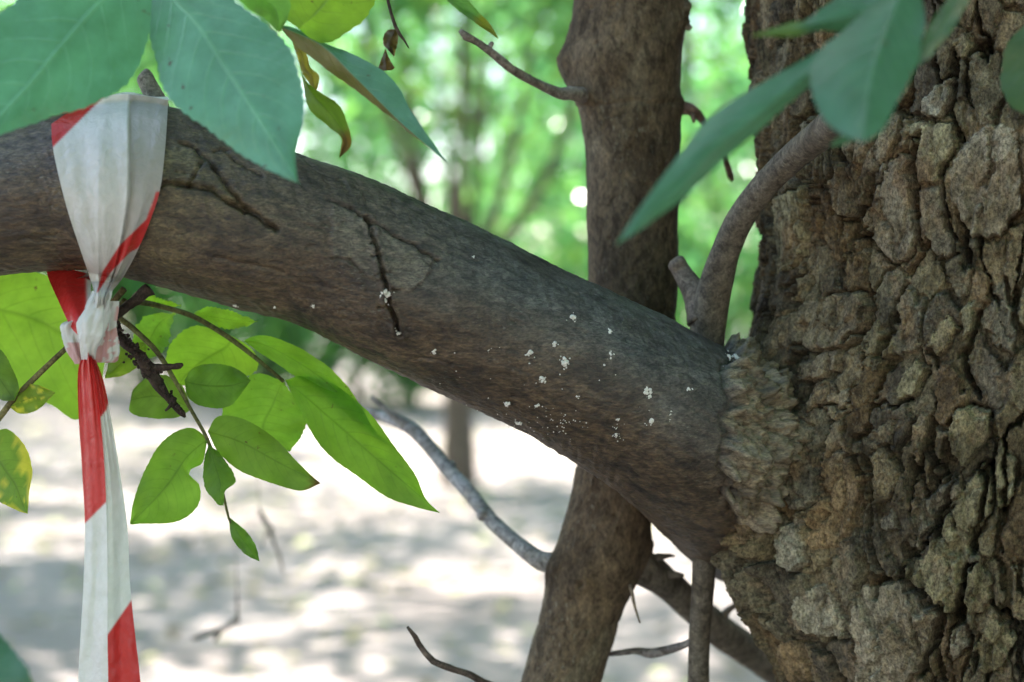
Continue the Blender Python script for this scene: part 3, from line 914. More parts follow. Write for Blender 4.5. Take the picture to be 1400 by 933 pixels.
for _ in range(70):                                            # short hairline creases along the grain
    x = rx.uniform(30, 990)
    c = limb_at(limb_px(x, np.interp(x, LA[:, 0], LA[:, 1]))[0])
    y = c[1] + rx.uniform(-0.95, 0.9) * c[3]
    ln = rx.uniform(10, 34)
    sl = 0.48 if x > 420 else 0.22
    crack([(x, y), (x + ln * 0.5, y + ln * 0.5 * sl + rx.normal() * 2), (x + ln, y + ln * sl + rx.normal() * 3)], rx.uniform(0.0003, 0.0009), 0.0007)
xs = limb_at(SS)[..., 0]
_vp = limb_surface(SS, PH) - np.array([0, 0, CAM_H])
_dp = _vp[..., 1] * _cp + _vp[..., 2] * _sp
pxs = CX + FPX * _vp[..., 0] / _dp
pys = CY - FPX * (_vp[..., 2] * _cp - _vp[..., 1] * _sp) / _dp
edge_x = np.interp(pys, [470, 560, 600, 680, 760, 820], [1003, 1008, 990, 1000, 1008, 1022]) + 16 * fbm(Y / 0.016, SS * 0 + 3, 81, 3) + 14 * fbm(SS / 0.006, Y / 0.006, 82, 3)
mk = sstep(-3, 3, pxs - edge_x)
cr_ = fbm(SS / 0.013, Y / 0.010, 83, 4, 0.6)
hl = hl + mk * (0.0085 + 0.007 * cr_ + 0.005 * np.floor(cr_ * 5) / 2.5) - 0.003 * np.exp(-((pxs - edge_x + 4) / 5.0) ** 2)
VL = limb_surface(SS, PH, hl)
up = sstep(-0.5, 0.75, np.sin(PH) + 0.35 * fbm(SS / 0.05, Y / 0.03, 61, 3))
algae_sky = sstep(420, 640, xs + 60 * fbm(SS / 0.06, Y / 0.04, 62, 3))
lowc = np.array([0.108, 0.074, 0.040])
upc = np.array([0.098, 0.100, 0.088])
tl = lowc + (upc - lowc) * (up * (0.45 + 0.55 * algae_sky))[..., None]  # top greyed by algae and painted sky light, brown ground bounce painted below
olv = (1 - sstep(260, 430, xs)) * sstep(-0.2, 0.5, fbm(SS / 0.05, Y / 0.05, 63, 2))
tl = tl + (np.array([0.155, 0.125, 0.058]) - tl) * (0.6 * olv)[..., None]
pl = np.clip(k1, 0, 1)
tl = tl + (np.array([0.18, 0.165, 0.125]) - tl) * (0.6 * pl)[..., None]
pl = np.clip(k2, 0, 1)
tl = tl + (np.array([0.17, 0.155, 0.075]) - tl) * (0.75 * pl)[..., None]
blo = sstep(0.15, 0.55, fbm(SS / 0.03, Y / 0.012, 64, 4))
tl = tl * (1 - 0.42 * blo)[..., None]
fl_ = sstep(0.05, 0.5, fbm(SS / 0.012, Y / 0.0030, 65, 4, 0.6))
tl = tl * (0.84 - 0.36 * fl_)[..., None]
cc_ = np.array([0.195, 0.16, 0.098]) * (1 + 0.35 * fbm(SS / 0.012, Y / 0.012, 84, 3))[..., None]
tl = tl + (cc_ - tl) * mk[..., None]
FL = grid_faces(*SS.shape, True)
limb = link('limb', mesh_from('limb', VL.reshape(-1, 3), FL, M_LIMB, tl.reshape(-1, 3)), old)

# chalky white specks sitting on the limb
SPECK = [(575, 469, 5), (645, 466, 3), (698, 469, 6), (729, 455, 5), (741, 479, 7), (714, 502, 6), (676, 540, 6), (711, 539, 4), (696, 569, 5), (757, 422, 6), (801, 440, 6), (799, 468, 8), (757, 523, 4), (811, 532, 5),
         (806, 550, 4), (806, 572, 4), (843, 510, 8), (844, 520, 6), (842, 535, 4), (847, 549, 7), (874, 540, 6), (871, 549, 6), (869, 565, 4), (900, 510, 7), (899, 528, 4), (903, 552, 3), (927, 577, 6), (946, 579, 6), (950, 564, 5), (969, 503, 5), (528, 446, 5),
         (515, 395, 9), (320, 416, 4), (371, 417, 3), (628, 344, 3), (424, 414, 4), (497, 482, 4), (971, 474, 5), (985, 477, 8)]
_ico = None
def lump(c, r, g):
    """small irregular crumb: a noisy octahedron subdivided once"""
    v = np.array([(1, 0, 0), (-1, 0, 0), (0, 1, 0), (0, -1, 0), (0, 0, 1), (0, 0, -1)], float)
    f = [(0, 2, 4), (2, 1, 4), (1, 3, 4), (3, 0, 4), (2, 0, 5), (1, 2, 5), (3, 1, 5), (0, 3, 5)]
    vs, fs, mid = list(v), [], {}
    def m(a, b):
        k = (min(a, b), max(a, b))
        if k not in mid:
            q = vs[a] + vs[b]
            vs.append(q / np.linalg.norm(q))
            mid[k] = len(vs) - 1
        return mid[k]
    for a, b, c_ in f:
        x, y, z = m(a, b), m(b, c_), m(c_, a)
        fs += [(a, x, z), (x, b, y), (z, y, c_), (x, y, z)]
    vs = np.array(vs) * (0.75 + 0.5 * g.random(len(vs)))[:, None] * r
    return vs + c, np.array(fs)
def crumbs(name, items, mat, parent, tint=None):
    Vs, Fs, off = [], [], 0
    for c, r, g_ in items:
        v, f = lump(c, r, g_)
        Vs.append(v)
        Fs.append(f + off)
        off += len(v)
    return link(name, mesh_from(name, np.vstack(Vs), np.vstack(Fs), mat, tint), parent)
gs = np.random.default_rng(9)
for x, y, r in SPECK:
    s, ph = limb_px(x, y)
    it = []
    for k in range(7 + 2 * r):
        w_ = 0.00012 if k < 5 + r else 0.00026
        it.append((limb_surface(np.array(s + gs.normal() * r * w_), np.array(ph + gs.normal() * r * w_ * 1.3 / RL - 0.2 * (w_ > 0.0002) * gs.random() * r / 56), 0.0003), (0.00017 if w_ < 0.0002 else 0.00009) * r * (0.5 + 0.9 * gs.random()), gs))
    crumbs('white_speck', it, M_SPECK, limb)
it = []
for x, y, sx, sy, n in [(948, 620, 9, 28, 70), (955, 650, 6, 18, 40), (845, 530, 5, 14, 30), (872, 560, 4, 12, 25), (806, 565, 4, 14, 25), (899, 530, 5, 14, 25), (735, 555, 22, 10, 30), (720, 575, 20, 10, 25), (990, 690, 12, 40, 50), (700, 520, 120, 40, 40)]:
    for _ in range(n):
        s, ph = limb_px(x + gs.normal() * sx, y + gs.normal() * sy)
        it.append((limb_surface(np.array(s), np.array(ph), 0.0004), gs.uniform(0.0002, 0.0005), gs))
tag(crumbs('white_dust', it, M_SPECK, limb), kind='stuff')

# stub on top of the limb beside the tape
V_, F_ = join_tubes([tube_px([(222, 160, 1.30, 15), (208, 128, 1.30, 13), (198, 106, 1.30, 12), (194, 101, 1.30, 9)], 14, 14, 0.15, 4, 120)])
link('branch_stub', mesh_from('branch_stub', V_, F_, M_TWIG, (0.20, 0.18, 0.14)), old)

# ------------------------------------------------------------------ second stem behind the limb
S2 = np.array([  # px, py, depth, radius px
    (700, 1900, 1.50, 78), (712, 1300, 1.50, 58), (735, 1060, 1.50, 54), (768, 933, 1.50, 54), (780, 890, 1.50, 55), (798, 830, 1.50, 57), (816, 775, 1.50, 65), (828, 720, 1.50, 60), (838, 650, 1.50, 53), (850, 540, 1.50, 56),
    (864, 430, 1.50, 61), (866, 300, 1.50, 63), (865, 210, 1.50, 65), (858, 140, 1.50, 72), (851, 88, 1.50, 79), (855, 40, 1.50, 76), (859, 0, 1.50, 74), (866, -200, 1.50, 70), (890, -900, 1.60, 60), (960, -2200, 2.0, 40), (980, -4200, 3.0, 12)], float)
q2 = smooth_line(S2, 700)
pts2 = P(q2[:, 0], q2[:, 1], q2[:, 2])
len2 = np.concatenate([[0], np.cumsum(np.linalg.norm(np.diff(pts2, axis=0), axis=1))])
rad2 = q2[:, 3] * q2[:, 2] / FPX
zvis = (pts2[:, 2] > 1.02) & (pts2[:, 2] < 1.65)
sa, sb = len2[zvis][0], len2[zvis][-1]
sv2 = np.concatenate([np.linspace(0, sa, 40)[:-1], np.arange(sa, sb, 0.0015), np.linspace(sb, len2[-1], 50)])
ph2 = np.linspace(-math.pi, math.pi, 190)[:-1]
PH2, SS2 = np.meshgrid(ph2, sv2)
ctr = np.stack([np.interp(SS2, len2, pts2[:, k]) for k in range(3)], -1)
r2 = np.interp(SS2, len2, rad2)
Y2 = PH2 * 0.038
# noise made seamless round the stem by sampling on the circle
cxn, cyn = np.cos(PH2) * 0.038, np.sin(PH2) * 0.038
h2 = 0.0008 * fbm(cxn / 0.010 + cyn / 0.013, SS2 / 0.02 + cyn / 0.02, 71, 4) + 0.0016 * fbm(cxn / 0.03 + 3, SS2 / 0.05 + cyn / 0.03, 72, 3) + 0.0004 * fbm(Y2 / 0.003, SS2 / 0.0045, 73, 3)
def knot2(px, py, size, hgt, ring=False):
    """swelling on the stem at a pixel"""
    global h2
    i = int(np.argmin(np.abs(q2[:, 1] - py)))
    s = len2[i]
    ph = math.asin(max(-1, min(1, (q2[i, 0] - px) / q2[i, 3])))
    d = np.hypot(np.angle(np.exp(1j * (PH2 - ph))) * 0.038, SS2 - s)
    h2 = h2 + hgt * np.exp(-(d / size) ** 2) * (1 + 0.5 * fbm(Y2 / 0.005, SS2 / 0.005, 75, 3))
    if ring:
        h2 = h2 - hgt * 1.6 * np.exp(-(d / (size * 0.35)) ** 2)
knot2(772, 88, 0.016, 0.005)
knot2(790, 130, 0.010, 0.004)
knot2(930, 20, 0.014, 0.007)
knot2(925, 145, 0.010, 0.004)
knot2(792, 788, 0.007, 0.003, True)
knot2(888, 752, 0.010, 0.004)
knot2(755, 772, 0.012, 0.004)
for s_, dd in ((150, 0.0012), (430, 0.0008), (640, 0.0014), (850, 0.001)):
    i = int(np.argmin(np.abs(q2[:, 1] - s_)))
    h2 = h2 - dd * np.exp(-((SS2 - len2[i] + 0.004 * fbm(Y2 / 0.02, SS2 * 0 + s_, 77, 2)) / 0.0016) ** 2)
for px_, py_ in [(806, 12), (812, 66), (760, 840), (775, 815), (838, 700), (800, 905), (880, 260), (830, 330), (856, 205)]:
    i = int(np.argmin(np.abs(q2[:, 1] - py_)))
    ph = math.asin(max(-1, min(1, (q2[i, 0] - px_) / q2[i, 3])))
    d = np.hypot(np.angle(np.exp(1j * (PH2 - ph))) * 0.038, (SS2 - len2[i]) * 1.6)
    h2 = h2 - 0.002 * np.exp(-(d / 0.0022) ** 2)
rr2 = r2 + h2
V2 = np.stack([ctr[..., 0] - rr2 * np.sin(PH2), ctr[..., 1] - rr2 * np.cos(PH2), ctr[..., 2]], -1)
t2 = np.array([0.118, 0.086, 0.052]) * (0.85 + 0.3 * fbm(cxn / 0.04 + 2, SS2 / 0.09 + cyn / 0.04, 78, 3))[..., None]
gq = sstep(0.1, 0.5, fbm(cxn / 0.03 + 8, SS2 / 0.06 + cyn / 0.04, 79, 3))
t2 = t2 + (np.array([0.145, 0.122, 0.080]) - t2) * (0.6 * gq)[..., None]
base2 = P(700, 1900, 1.5)
second = thing('slender_tree', (float(base2[0]), float(base2[1]), 0), 'slender brown tree trunk standing just behind the heavy limb', 'tree')
link('trunk', mesh_from('trunk', V2.reshape(-1, 3), grid_faces(*SS2.shape, True)[:, ::-1], M_STEM, t2.reshape(-1, 3)), second)
def px_part(name, rows, parent, mat=M_TWIG, tint=(0.18, 0.155, 0.12), seg=10, n=26, rough=0.12, seed=0, freq=90.0, extra=()):
    parts = [tube_px(rows, seg, n, rough, seed, freq)] + [tube_px(e, 8, 12, rough, seed + 1, freq) for e in extra]
    Vx, Fx = join_tubes(parts)
    return link(name, mesh_from(name, Vx, Fx, mat, tint), parent)
px_part('twig', [(800, 130, 1.48, 11), (780, 128, 1.46, 10), (765, 128, 1.45, 8), (735, 115, 1.43, 6.5), (700, 95, 1.40, 6), (672, 72, 1.38, 5.5), (650, 56, 1.37, 4.5), (640, 52, 1.365, 5.5), (632, 45, 1.36, 5.5), (629, 42, 1.36, 3)], second, tint=(0.23, 0.20, 0.17), rough=0.22, seed=3, freq=70,
        extra=[[(668, 70, 1.38, 3), (672, 61, 1.38, 3.5), (674, 58, 1.38, 2)], [(722, 108, 1.42, 5), (722, 104, 1.42, 6), (722, 102, 1.42, 3)]])
px_part('twig', [(922, 150, 1.5, 10), (938, 148, 1.5, 9), (952, 155, 1.5, 7), (965, 172, 1.52, 4.5), (980, 195, 1.53, 4), (992, 220, 1.54, 4), (1000, 245, 1.55, 4.5), (1001, 248, 1.55, 2)], second, tint=(0.20, 0.13, 0.10), rough=0.2, seed=4, extra=[[(945, 152, 1.5, 4), (948, 162, 1.49, 3), (949, 168, 1.49, 2)]])
px_part('twig', [(918, 20, 1.5, 14), (930, 15, 1.49, 12), (936, 12, 1.49, 6)], second, rough=0.4, seed=5, extra=[[(925, 25, 1.5, 8), (936, 32, 1.49, 6), (945, 40, 1.49, 4)]])
px_part('twig', [(775, 775, 1.5, 22), (752, 770, 1.5, 15), (735, 765, 1.51, 13), (705, 742, 1.53, 11), (672, 712, 1.56, 11), (640, 672, 1.59, 11), (610, 640, 1.62, 10.5), (585, 608, 1.65, 10), (560, 585, 1.68, 9.5), (530, 572, 1.72, 8.5), (505, 565, 1.75, 7), (480, 560, 1.8, 5)], second, tint=(0.29, 0.29, 0.28), rough=0.10, seed=6, n=46, freq=30,
        extra=[[(556, 582, 1.68, 7), (535, 566, 1.68, 4.5), (520, 553, 1.68, 3.5), (508, 543, 1.68, 3)], [(612, 640, 1.62, 9), (618, 634, 1.62, 8), (620, 631, 1.62, 3)], [(660, 700, 1.57, 8), (660, 706, 1.56, 9), (660, 712, 1.56, 3)]])
px_part('low_limb', [(830, 755, 1.52, 26), (880, 776, 1.53, 25), (910, 797, 1.56, 22), (945, 829, 1.60, 21), (985, 862, 1.64, 22), (1030, 894, 1.69, 21), (1070, 922, 1.73, 21), (1160, 985, 1.82, 24), (1300, 1130, 1.92, 20)], second, M_STEM, (0.20, 0.175, 0.135), seg=18, n=60, rough=0.16, seed=8, freq=26,
        extra=[[(985, 850, 1.63, 9), (995, 835, 1.62, 5), (1008, 826, 1.62, 4)], [(905, 785, 1.54, 7), (925, 786, 1.53, 4.5), (935, 787, 1.53, 2)], [(900, 762, 1.52, 6), (915, 760, 1.51, 3), (922, 761, 1.51, 1.5)]])
px_part('twig', [(760, 985, 1.48, 9), (715, 955, 1.45, 6), (665, 935, 1.42, 5), (640, 922, 1.40, 4.5), (610, 912, 1.39, 5), (590, 902, 1.38, 4.5), (575, 885, 1.38, 4), (566, 868, 1.37, 3.6), (560, 860, 1.37, 4.6), (557, 857, 1.37, 2)], second, tint=(0.11, 0.085, 0.07), rough=0.28, seed=9, freq=80)
px_part('twig', [(862, 800, 1.47, 3), (868, 830, 1.46, 2), (875, 852, 1.46, 1.2)], second, tint=(0.2, 0.15, 0.1), n=10)
cp, _ = clump_points(43, 60, 90, (2.6, 2.4, 1.3), (-1.6, 4.0, 4.9), 0.4, 0.1)
link('crown', leaves_mesh('crown', cp[cp[:, 2] > 3.1], 0.18, 43, GREENS), second)

# ------------------------------------------------------------------ sapling: stem behind the limb, fork and leaves above
bs = P(948, 2600, 1.62)
sap = thing('sapling', (float(bs[0]), float(bs[1]), 0), 'thin forked sapling stem crossing behind the limb, large green leaves at top', 'sapling')
px_part('stem', [(945, 2650, 1.62, 19.7), (950, 1300, 1.52, 16.4), (955, 933, 1.47, 14.8), (957, 860, 1.46, 14.8), (962, 790, 1.45, 15.6), (963, 700, 1.44, 17.2), (964, 560, 1.425, 20.5), (966, 470, 1.41, 23.8), (974, 410, 1.40, 24.6), (990, 350, 1.385, 19.7), (1012, 300, 1.37, 18.9), (1045, 255, 1.35, 18.9), (1085, 215, 1.32, 19.7), (1125, 182, 1.27, 21.3), (1165, 140, 1.20, 21.3), (1205, 70, 1.10, 19.7), (1235, -40, 1.02, 16.4), (1260, -250, 1.0, 13.1)], sap, M_TWIG, (0.115, 0.098, 0.072), seg=20, n=170, rough=0.07, seed=11, freq=45)
px_part('stub', [(962, 440, 1.405, 22), (955, 412, 1.41, 19), (943, 388, 1.415, 15), (932, 370, 1.42, 13), (924, 358, 1.42, 13), (921, 354, 1.42, 6)], sap, M_TWIG, (0.16, 0.13, 0.10), seg=14, n=22, rough=0.14, seed=12)
px_part('twig', [(960, 868, 1.46, 8), (940, 880, 1.47, 5), (915, 888, 1.48, 6), (890, 893, 1.49, 7), (870, 890, 1.50, 4.5), (845, 893, 1.51, 4), (828, 895, 1.52, 3)], sap, tint=(0.22, 0.20, 0.19), rough=0.22, seed=13, freq=70)

# ------------------------------------------------------------------ leaves
def resample(pts, n):
    return smooth_line(np.asarray(pts, float), n)
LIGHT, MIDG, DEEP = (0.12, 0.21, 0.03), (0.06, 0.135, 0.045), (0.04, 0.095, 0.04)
def leaf(parent, A, B, d, mid=None, fold=6, bow=0, tint=MIDG, tintA=None, tip=None, teeth=2.4, nt=64, seed=0, wave=2.0, name='leaf', spots=0.0, mat=None):
    """blade between two traced edges (base -> tip, photograph px). d = depth at base and tip (m);
    fold: edges lie `fold` mm nearer(-)/farther(+) than the midrib; bow: mm the middle arches towards the lens"""
    A, B = resample(A, nt), resample(B, nt)
    Mi = resample(mid, nt) if mid is not None else 0.5 * (A + B)
    g_ = np.random.default_rng(seed + 900)
    t = np.linspace(0, 1, nt)
    if teeth:
        for E in (A, B):
            out = E - Mi
            out = out / (np.linalg.norm(out, axis=1)[:, None] + 1e-6)
            saw = (t * nt / 4.0 + g_.random()) % 1.0
            E += out * (teeth * (saw - 0.4) * np.sin(np.pi * t))[:, None] + out * (teeth * 0.8 * vnoise(t * 13, t * 0, seed))[:, None]
    ks = np.array([-1, -0.8, -0.55, -0.3, -0.1, 0, 0.1, 0.3, 0.55, 0.8, 1])
    T, K = np.meshgrid(t, ks, indexing='ij')
    w = np.abs(K)[..., None]
    XY = np.where(K[..., None] < 0, Mi[:, None] * (1 - w) + A[:, None] * w, Mi[:, None] * (1 - w) + B[:, None] * w)
    dep = d[0] + (d[1] - d[0]) * T + 0.001 * (fold * np.abs(K) ** 1.3 * np.sin(np.pi * np.clip(T, 0, 1) ** 0.8) - bow * np.sin(np.pi * T))
    dep = dep + 0.001 * wave * (np.sin(T * 17 + seed * 1.7 + 1.5 * np.sign(K)) * np.abs(K) ** 2 + 0.8 * fbm(T * 4 + seed, K * 2, seed + 3, 2))
    Vx = P(XY[..., 0], XY[..., 1], dep).reshape(-1, 3)
    ca = np.array(tintA if tintA else tint)
    c = np.where((K < 0)[..., None], ca, np.array(tint))
    c = c * (1 + 0.18 * fbm(T * 6, K * 3 + seed, seed, 3))[..., None]
    if tip:
        tcol, t0 = tip
        kk = sstep(t0 - 0.06, t0 + 0.06, T + 0.05 * fbm(T * 9, K * 4, seed + 1, 2))
        c = c + (np.array(tcol) - c) * kk[..., None]
    if spots:
        kk = sstep(0.10, 0.35, fbm(T * 7 + seed, K * 3.5, seed + 5, 3) + spots * (np.abs(K) - 0.5))
        c = c + (np.array([0.30, 0.27, 0.06]) - c) * (0.85 * kk)[..., None]
    uv = np.stack([T, K], -1).reshape(-1, 2)
    Fq = grid_faces(nt, len(ks))
    return link(name, mesh_from(name, Vx, Fq, mat or M_LEAF, c.reshape(-1, 3), uv), parent)
def petiole(parent, rows, tint=(0.14, 0.15, 0.05), n=30, seg=8, name='compound_leaf'):
    return px_part(name, rows, parent, M_TWIG, tint, seg, n, 0.05, 2, 60)

# upper left spray, hanging in front of the tape and the limb
r = petiole(old, [(250, -700, 1.35, 9), (230, -350, 1.20, 7), (212, -130, 1.13, 5.5), (206, -60, 1.12, 5), (206, -20, 1.12, 4)])
leaf(r, [(206, -60), (110, -75), (45, -22), (18, 3), (-2, 20), (-40, 80), (-80, 170), (-80, 240)], [(206, -60), (207, 0), (202, 50), (184, 100), (165, 125), (100, 152), (30, 173), (-30, 200), (-80, 240)], (1.13, 1.05),
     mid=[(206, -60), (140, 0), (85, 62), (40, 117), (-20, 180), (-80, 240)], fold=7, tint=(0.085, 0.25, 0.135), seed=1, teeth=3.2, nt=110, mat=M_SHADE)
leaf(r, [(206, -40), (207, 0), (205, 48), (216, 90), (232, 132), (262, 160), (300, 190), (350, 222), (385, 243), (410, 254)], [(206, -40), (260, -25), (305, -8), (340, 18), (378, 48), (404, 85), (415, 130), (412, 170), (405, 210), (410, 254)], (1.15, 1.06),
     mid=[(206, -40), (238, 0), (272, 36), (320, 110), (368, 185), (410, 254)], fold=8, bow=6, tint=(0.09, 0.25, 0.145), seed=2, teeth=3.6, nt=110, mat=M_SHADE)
r = petiole(old, [(560, -420, 1.42, 7), (450, -200, 1.30, 6), (400, -70, 1.22, 5), (384, -10, 1.2, 4), (380, 20, 1.19, 3)])
leaf(r, [(408, 40), (388, 22), (384, -2), (400, -50), (450, -100), (525, -115)], [(408, 40), (428, 54), (450, 57), (495, 28), (514, -2), (532, -50), (525, -115)], (1.19, 1.26), mid=[(408, 40), (448, -2), (525, -115)], fold=-4, tint=LIGHT, seed=3)
leaf(r, [(300, -30), (335, 8), (360, 24), (380, 44)], [(330, -60), (392, -5), (394, 22), (384, 43)], (1.16, 1.18), fold=10, tint=(0.09, 0.18, 0.06), seed=4, teeth=0)
leaf(r, [(381, 36), (400, 58), (440, 90), (500, 134), (535, 161), (572, 192), (613, 224)], [(381, 34), (402, 38), (447, 60), (490, 78), (522, 96), (546, 122), (564, 155), (590, 192), (613, 224)], (1.21, 1.17),
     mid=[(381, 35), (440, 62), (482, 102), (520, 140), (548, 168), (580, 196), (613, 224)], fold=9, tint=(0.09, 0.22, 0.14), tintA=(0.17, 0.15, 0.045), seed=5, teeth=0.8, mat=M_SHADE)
leaf(r, [(398, 52), (412, 100), (421, 145), (445, 170), (463, 184), (468, 194), (464, 216)], [(398, 52), (416, 106), (440, 128), (460, 141), (472, 160), (480, 196), (464, 216)], (1.22, 1.2), fold=6, tint=(0.10, 0.155, 0.03), tintA=(0.10, 0.155, 0.03), tip=((0.09, 0.05, 0.02), 0.80), seed=6, teeth=0.8)
leaf(r, [(396, 45), (404, 70), (414, 100), (428, 122)], [(396, 45), (418, 72), (424, 92), (436, 104), (434, 122), (428, 122)], (1.23, 1.23), fold=3, tint=(0.14, 0.12, 0.04), seed=7, teeth=0.6)
r = petiole(old, [(620, -300, 1.5, 5), (602, -90, 1.38, 4), (600, -20, 1.36, 3)])
leaf(r, [(598, -14), (618, 8), (642, 26), (662, 40), (682, 54)], [(606, -18), (636, -2), (656, 18), (672, 36), (682, 54)], (1.36, 1.36), fold=5, tint=(0.07, 0.15, 0.07), tip=((0.12, 0.13, 0.03), 0.6), seed=8, teeth=0.5)
# withered leaf on its thread-thin stalk
r = petiole(old, [(505, -260, 1.4, 4), (522, -60, 1.34, 2.6), (530, 0, 1.33, 2.2), (537, 25, 1.33, 2.2), (543, 42, 1.33, 2.6), (552, 54, 1.33, 1.6), (559, 66, 1.33, 0.8)], (0.07, 0.05, 0.035))
leaf(r, [(543, 40), (530, 42), (524, 52), (525, 63), (532, 64), (536, 62)], [(543, 40), (544, 55), (541, 68), (539, 78), (537, 70), (536, 62)], (1.33, 1.325), fold=8, tint=(0.05, 0.035, 0.02), seed=9, teeth=0.8, wave=4, nt=30, name='dead_leaf')
leaf(r, [(527, 66), (522, 80), (517, 94), (521, 97), (528, 96)], [(527, 66), (532, 80), (539, 92), (536, 96), (528, 96)], (1.327, 1.32), fold=8, tint=(0.06, 0.04, 0.025), seed=10, teeth=0.8, wave=4, nt=30, name='dead_leaf')

# left sprays below the limb, back-lit
r = petiole(old, [(170, 395, 1.30, 5), (140, 430, 1.305, 4), (108, 460, 1.31, 3.8), (60, 505, 1.31, 4), (20, 545, 1.31, 4.5), (0, 570, 1.31, 4.5), (-40, 620, 1.31, 4)], (0.17, 0.15, 0.06))
leaf(r, [(-170, 420), (-90, 372), (0, 362), (60, 375), (118, 400), (146, 440), (140, 520)], [(-170, 420), (-110, 478), (-20, 508), (40, 540), (75, 556), (108, 572), (140, 520)], (1.44, 1.42), mid=[(-170, 420), (0, 424), (90, 460), (140, 520)], fold=-3, tint=LIGHT, seed=20, teeth=1.6)
leaf(r, [(-36, 612), (0, 588), (18, 592), (36, 614), (44, 642), (40, 675), (38, 703)], [(-36, 612), (-24, 668), (0, 686), (20, 697), (38, 703)], (1.31, 1.29), fold=4, tint=(0.09, 0.15, 0.035), seed=21, spots=0.9, teeth=0.8)
leaf(r, [(-26, 468), (0, 478), (14, 498), (26, 528), (20, 548)], [(-26, 468), (-24, 520), (0, 546), (20, 548)], (1.31, 1.30), fold=4, tint=(0.07, 0.12, 0.035), seed=22, teeth=0.6)
leaf(r, [(12, 556), (28, 530), (48, 526), (76, 537)], [(12, 556), (28, 566), (52, 560), (76, 537)], (1.31, 1.30), fold=3, tint=(0.10, 0.145, 0.03), seed=23, spots=0.3, teeth=0.6)
r = petiole(old, [(200, 395, 1.31, 6), (184, 410, 1.33, 5), (215, 418, 1.36, 4), (262, 432, 1.36, 4), (310, 460, 1.36, 3.8), (350, 490, 1.36, 3.2), (388, 522, 1.36, 2.6)], (0.13, 0.15, 0.05))
leaf(r, [(262, 430), (285, 420), (320, 427), (352, 440)], [(262, 430), (288, 446), (325, 449), (352, 440)], (1.37, 1.36), fold=-3, tint=LIGHT, seed=24)
leaf(r, [(186, 408), (200, 404), (222, 408), (248, 418)], [(186, 408), (205, 418), (228, 422), (248, 418)], (1.37, 1.37), fold=-3, tint=LIGHT, seed=25)
leaf(r, [(240, 428), (205, 430), (186, 448), (183, 474), (200, 491)], [(240, 428), (234, 448), (229, 470), (216, 487), (200, 491)], (1.38, 1.37), fold=-3, tint=(0.10, 0.185, 0.035), seed=26)
leaf(r, [(318, 460), (268, 446), (238, 464), (228, 500), (244, 528)], [(318, 460), (345, 478), (351, 505), (330, 518), (290, 526), (244, 528)], (1.40, 1.39), fold=-3, tint=LIGHT, seed=27)
leaf(r, [(386, 522), (350, 510), (322, 538), (305, 566), (330, 590), (358, 605), (396, 618)], [(386, 522), (406, 545), (420, 572), (413, 596), (396, 618)], (1.375, 1.37), mid=[(386, 522), (374, 552), (360, 590), (396, 618)], fold=-3, tint=(0.10, 0.19, 0.035), seed=28)
leaf(r, [(333, 466), (352, 459), (378, 462), (420, 482), (460, 512), (490, 550), (512, 588), (540, 618)], [(333, 466), (360, 486), (400, 512), (440, 540), (490, 586), (540, 618)], (1.36, 1.34), fold=4, tint=(0.10, 0.19, 0.03), seed=29, nt=70, teeth=0.8)
leaf(r, [(390, 520), (415, 514), (450, 522), (500, 560), (540, 612), (568, 650), (582, 682), (602, 702)], [(390, 520), (408, 556), (440, 612), (490, 652), (530, 680), (566, 693), (602, 702)], (1.355, 1.32), mid=[(390, 520), (440, 562), (520, 632), (602, 702)], fold=5, tint=(0.105, 0.20, 0.03), seed=30, nt=80, teeth=0.8)
r = petiole(old, [(172, 412, 1.31, 6), (160, 430, 1.315, 4.5), (185, 452, 1.32, 4), (215, 482, 1.32, 3.8), (240, 522, 1.32, 3.2), (262, 562, 1.32, 2.8), (284, 602, 1.32, 2.6), (298, 645, 1.32, 2.2), (312, 706, 1.32, 1.8), (316, 716, 1.32, 1.2)], (0.13, 0.14, 0.05), 50)
leaf(r, [(200, 468), (170, 470), (152, 488), (143, 518)], [(200, 468), (198, 492), (172, 512), (143, 518)], (1.335, 1.33), fold=4, tint=(0.10, 0.145, 0.03), seed=31, teeth=0.6)
leaf(r, [(252, 520), (265, 503), (295, 497), (325, 505), (343, 520)], [(252, 520), (258, 545), (285, 558), (316, 554), (343, 520)], (1.325, 1.315), fold=4, tint=(0.07, 0.135, 0.03), seed=32, teeth=0.6)
leaf(r, [(262, 560), (247, 526), (215, 512), (184, 530), (179, 548)], [(262, 560), (240, 571), (205, 572), (178, 564), (179, 548)], (1.325, 1.315), fold=4, tint=(0.07, 0.12, 0.03), seed=33, teeth=0.8)
leaf(r, [(284, 590), (298, 570), (330, 572), (370, 595), (405, 630), (425, 650), (438, 661)], [(284, 590), (300, 620), (330, 645), (370, 660), (410, 671), (438, 661)], (1.32, 1.30), mid=[(284, 590), (330, 605), (380, 632), (438, 661)], fold=5, tint=(0.085, 0.155, 0.03), tip=((0.07, 0.04, 0.02), 0.93), seed=34, teeth=0.6, nt=70)
leaf(r, [(284, 600), (265, 586), (240, 590), (215, 612), (195, 650), (181, 690), (178, 717)], [(284, 600), (277, 632), (261, 643), (260, 654), (272, 662), (274, 682), (264, 700), (235, 715), (178, 717)], (1.32, 1.30), mid=[(284, 600), (256, 625), (225, 668), (178, 717)], fold=5, tint=(0.085, 0.16, 0.03), seed=35, teeth=0.9, nt=80)
leaf(r, [(285, 607), (278, 635), (280, 665), (296, 688), (306, 692)], [(285, 607), (305, 625), (322, 656), (308, 672), (306, 692)], (1.315, 1.31), fold=5, tint=(0.06, 0.12, 0.03), seed=36, teeth=0.9)
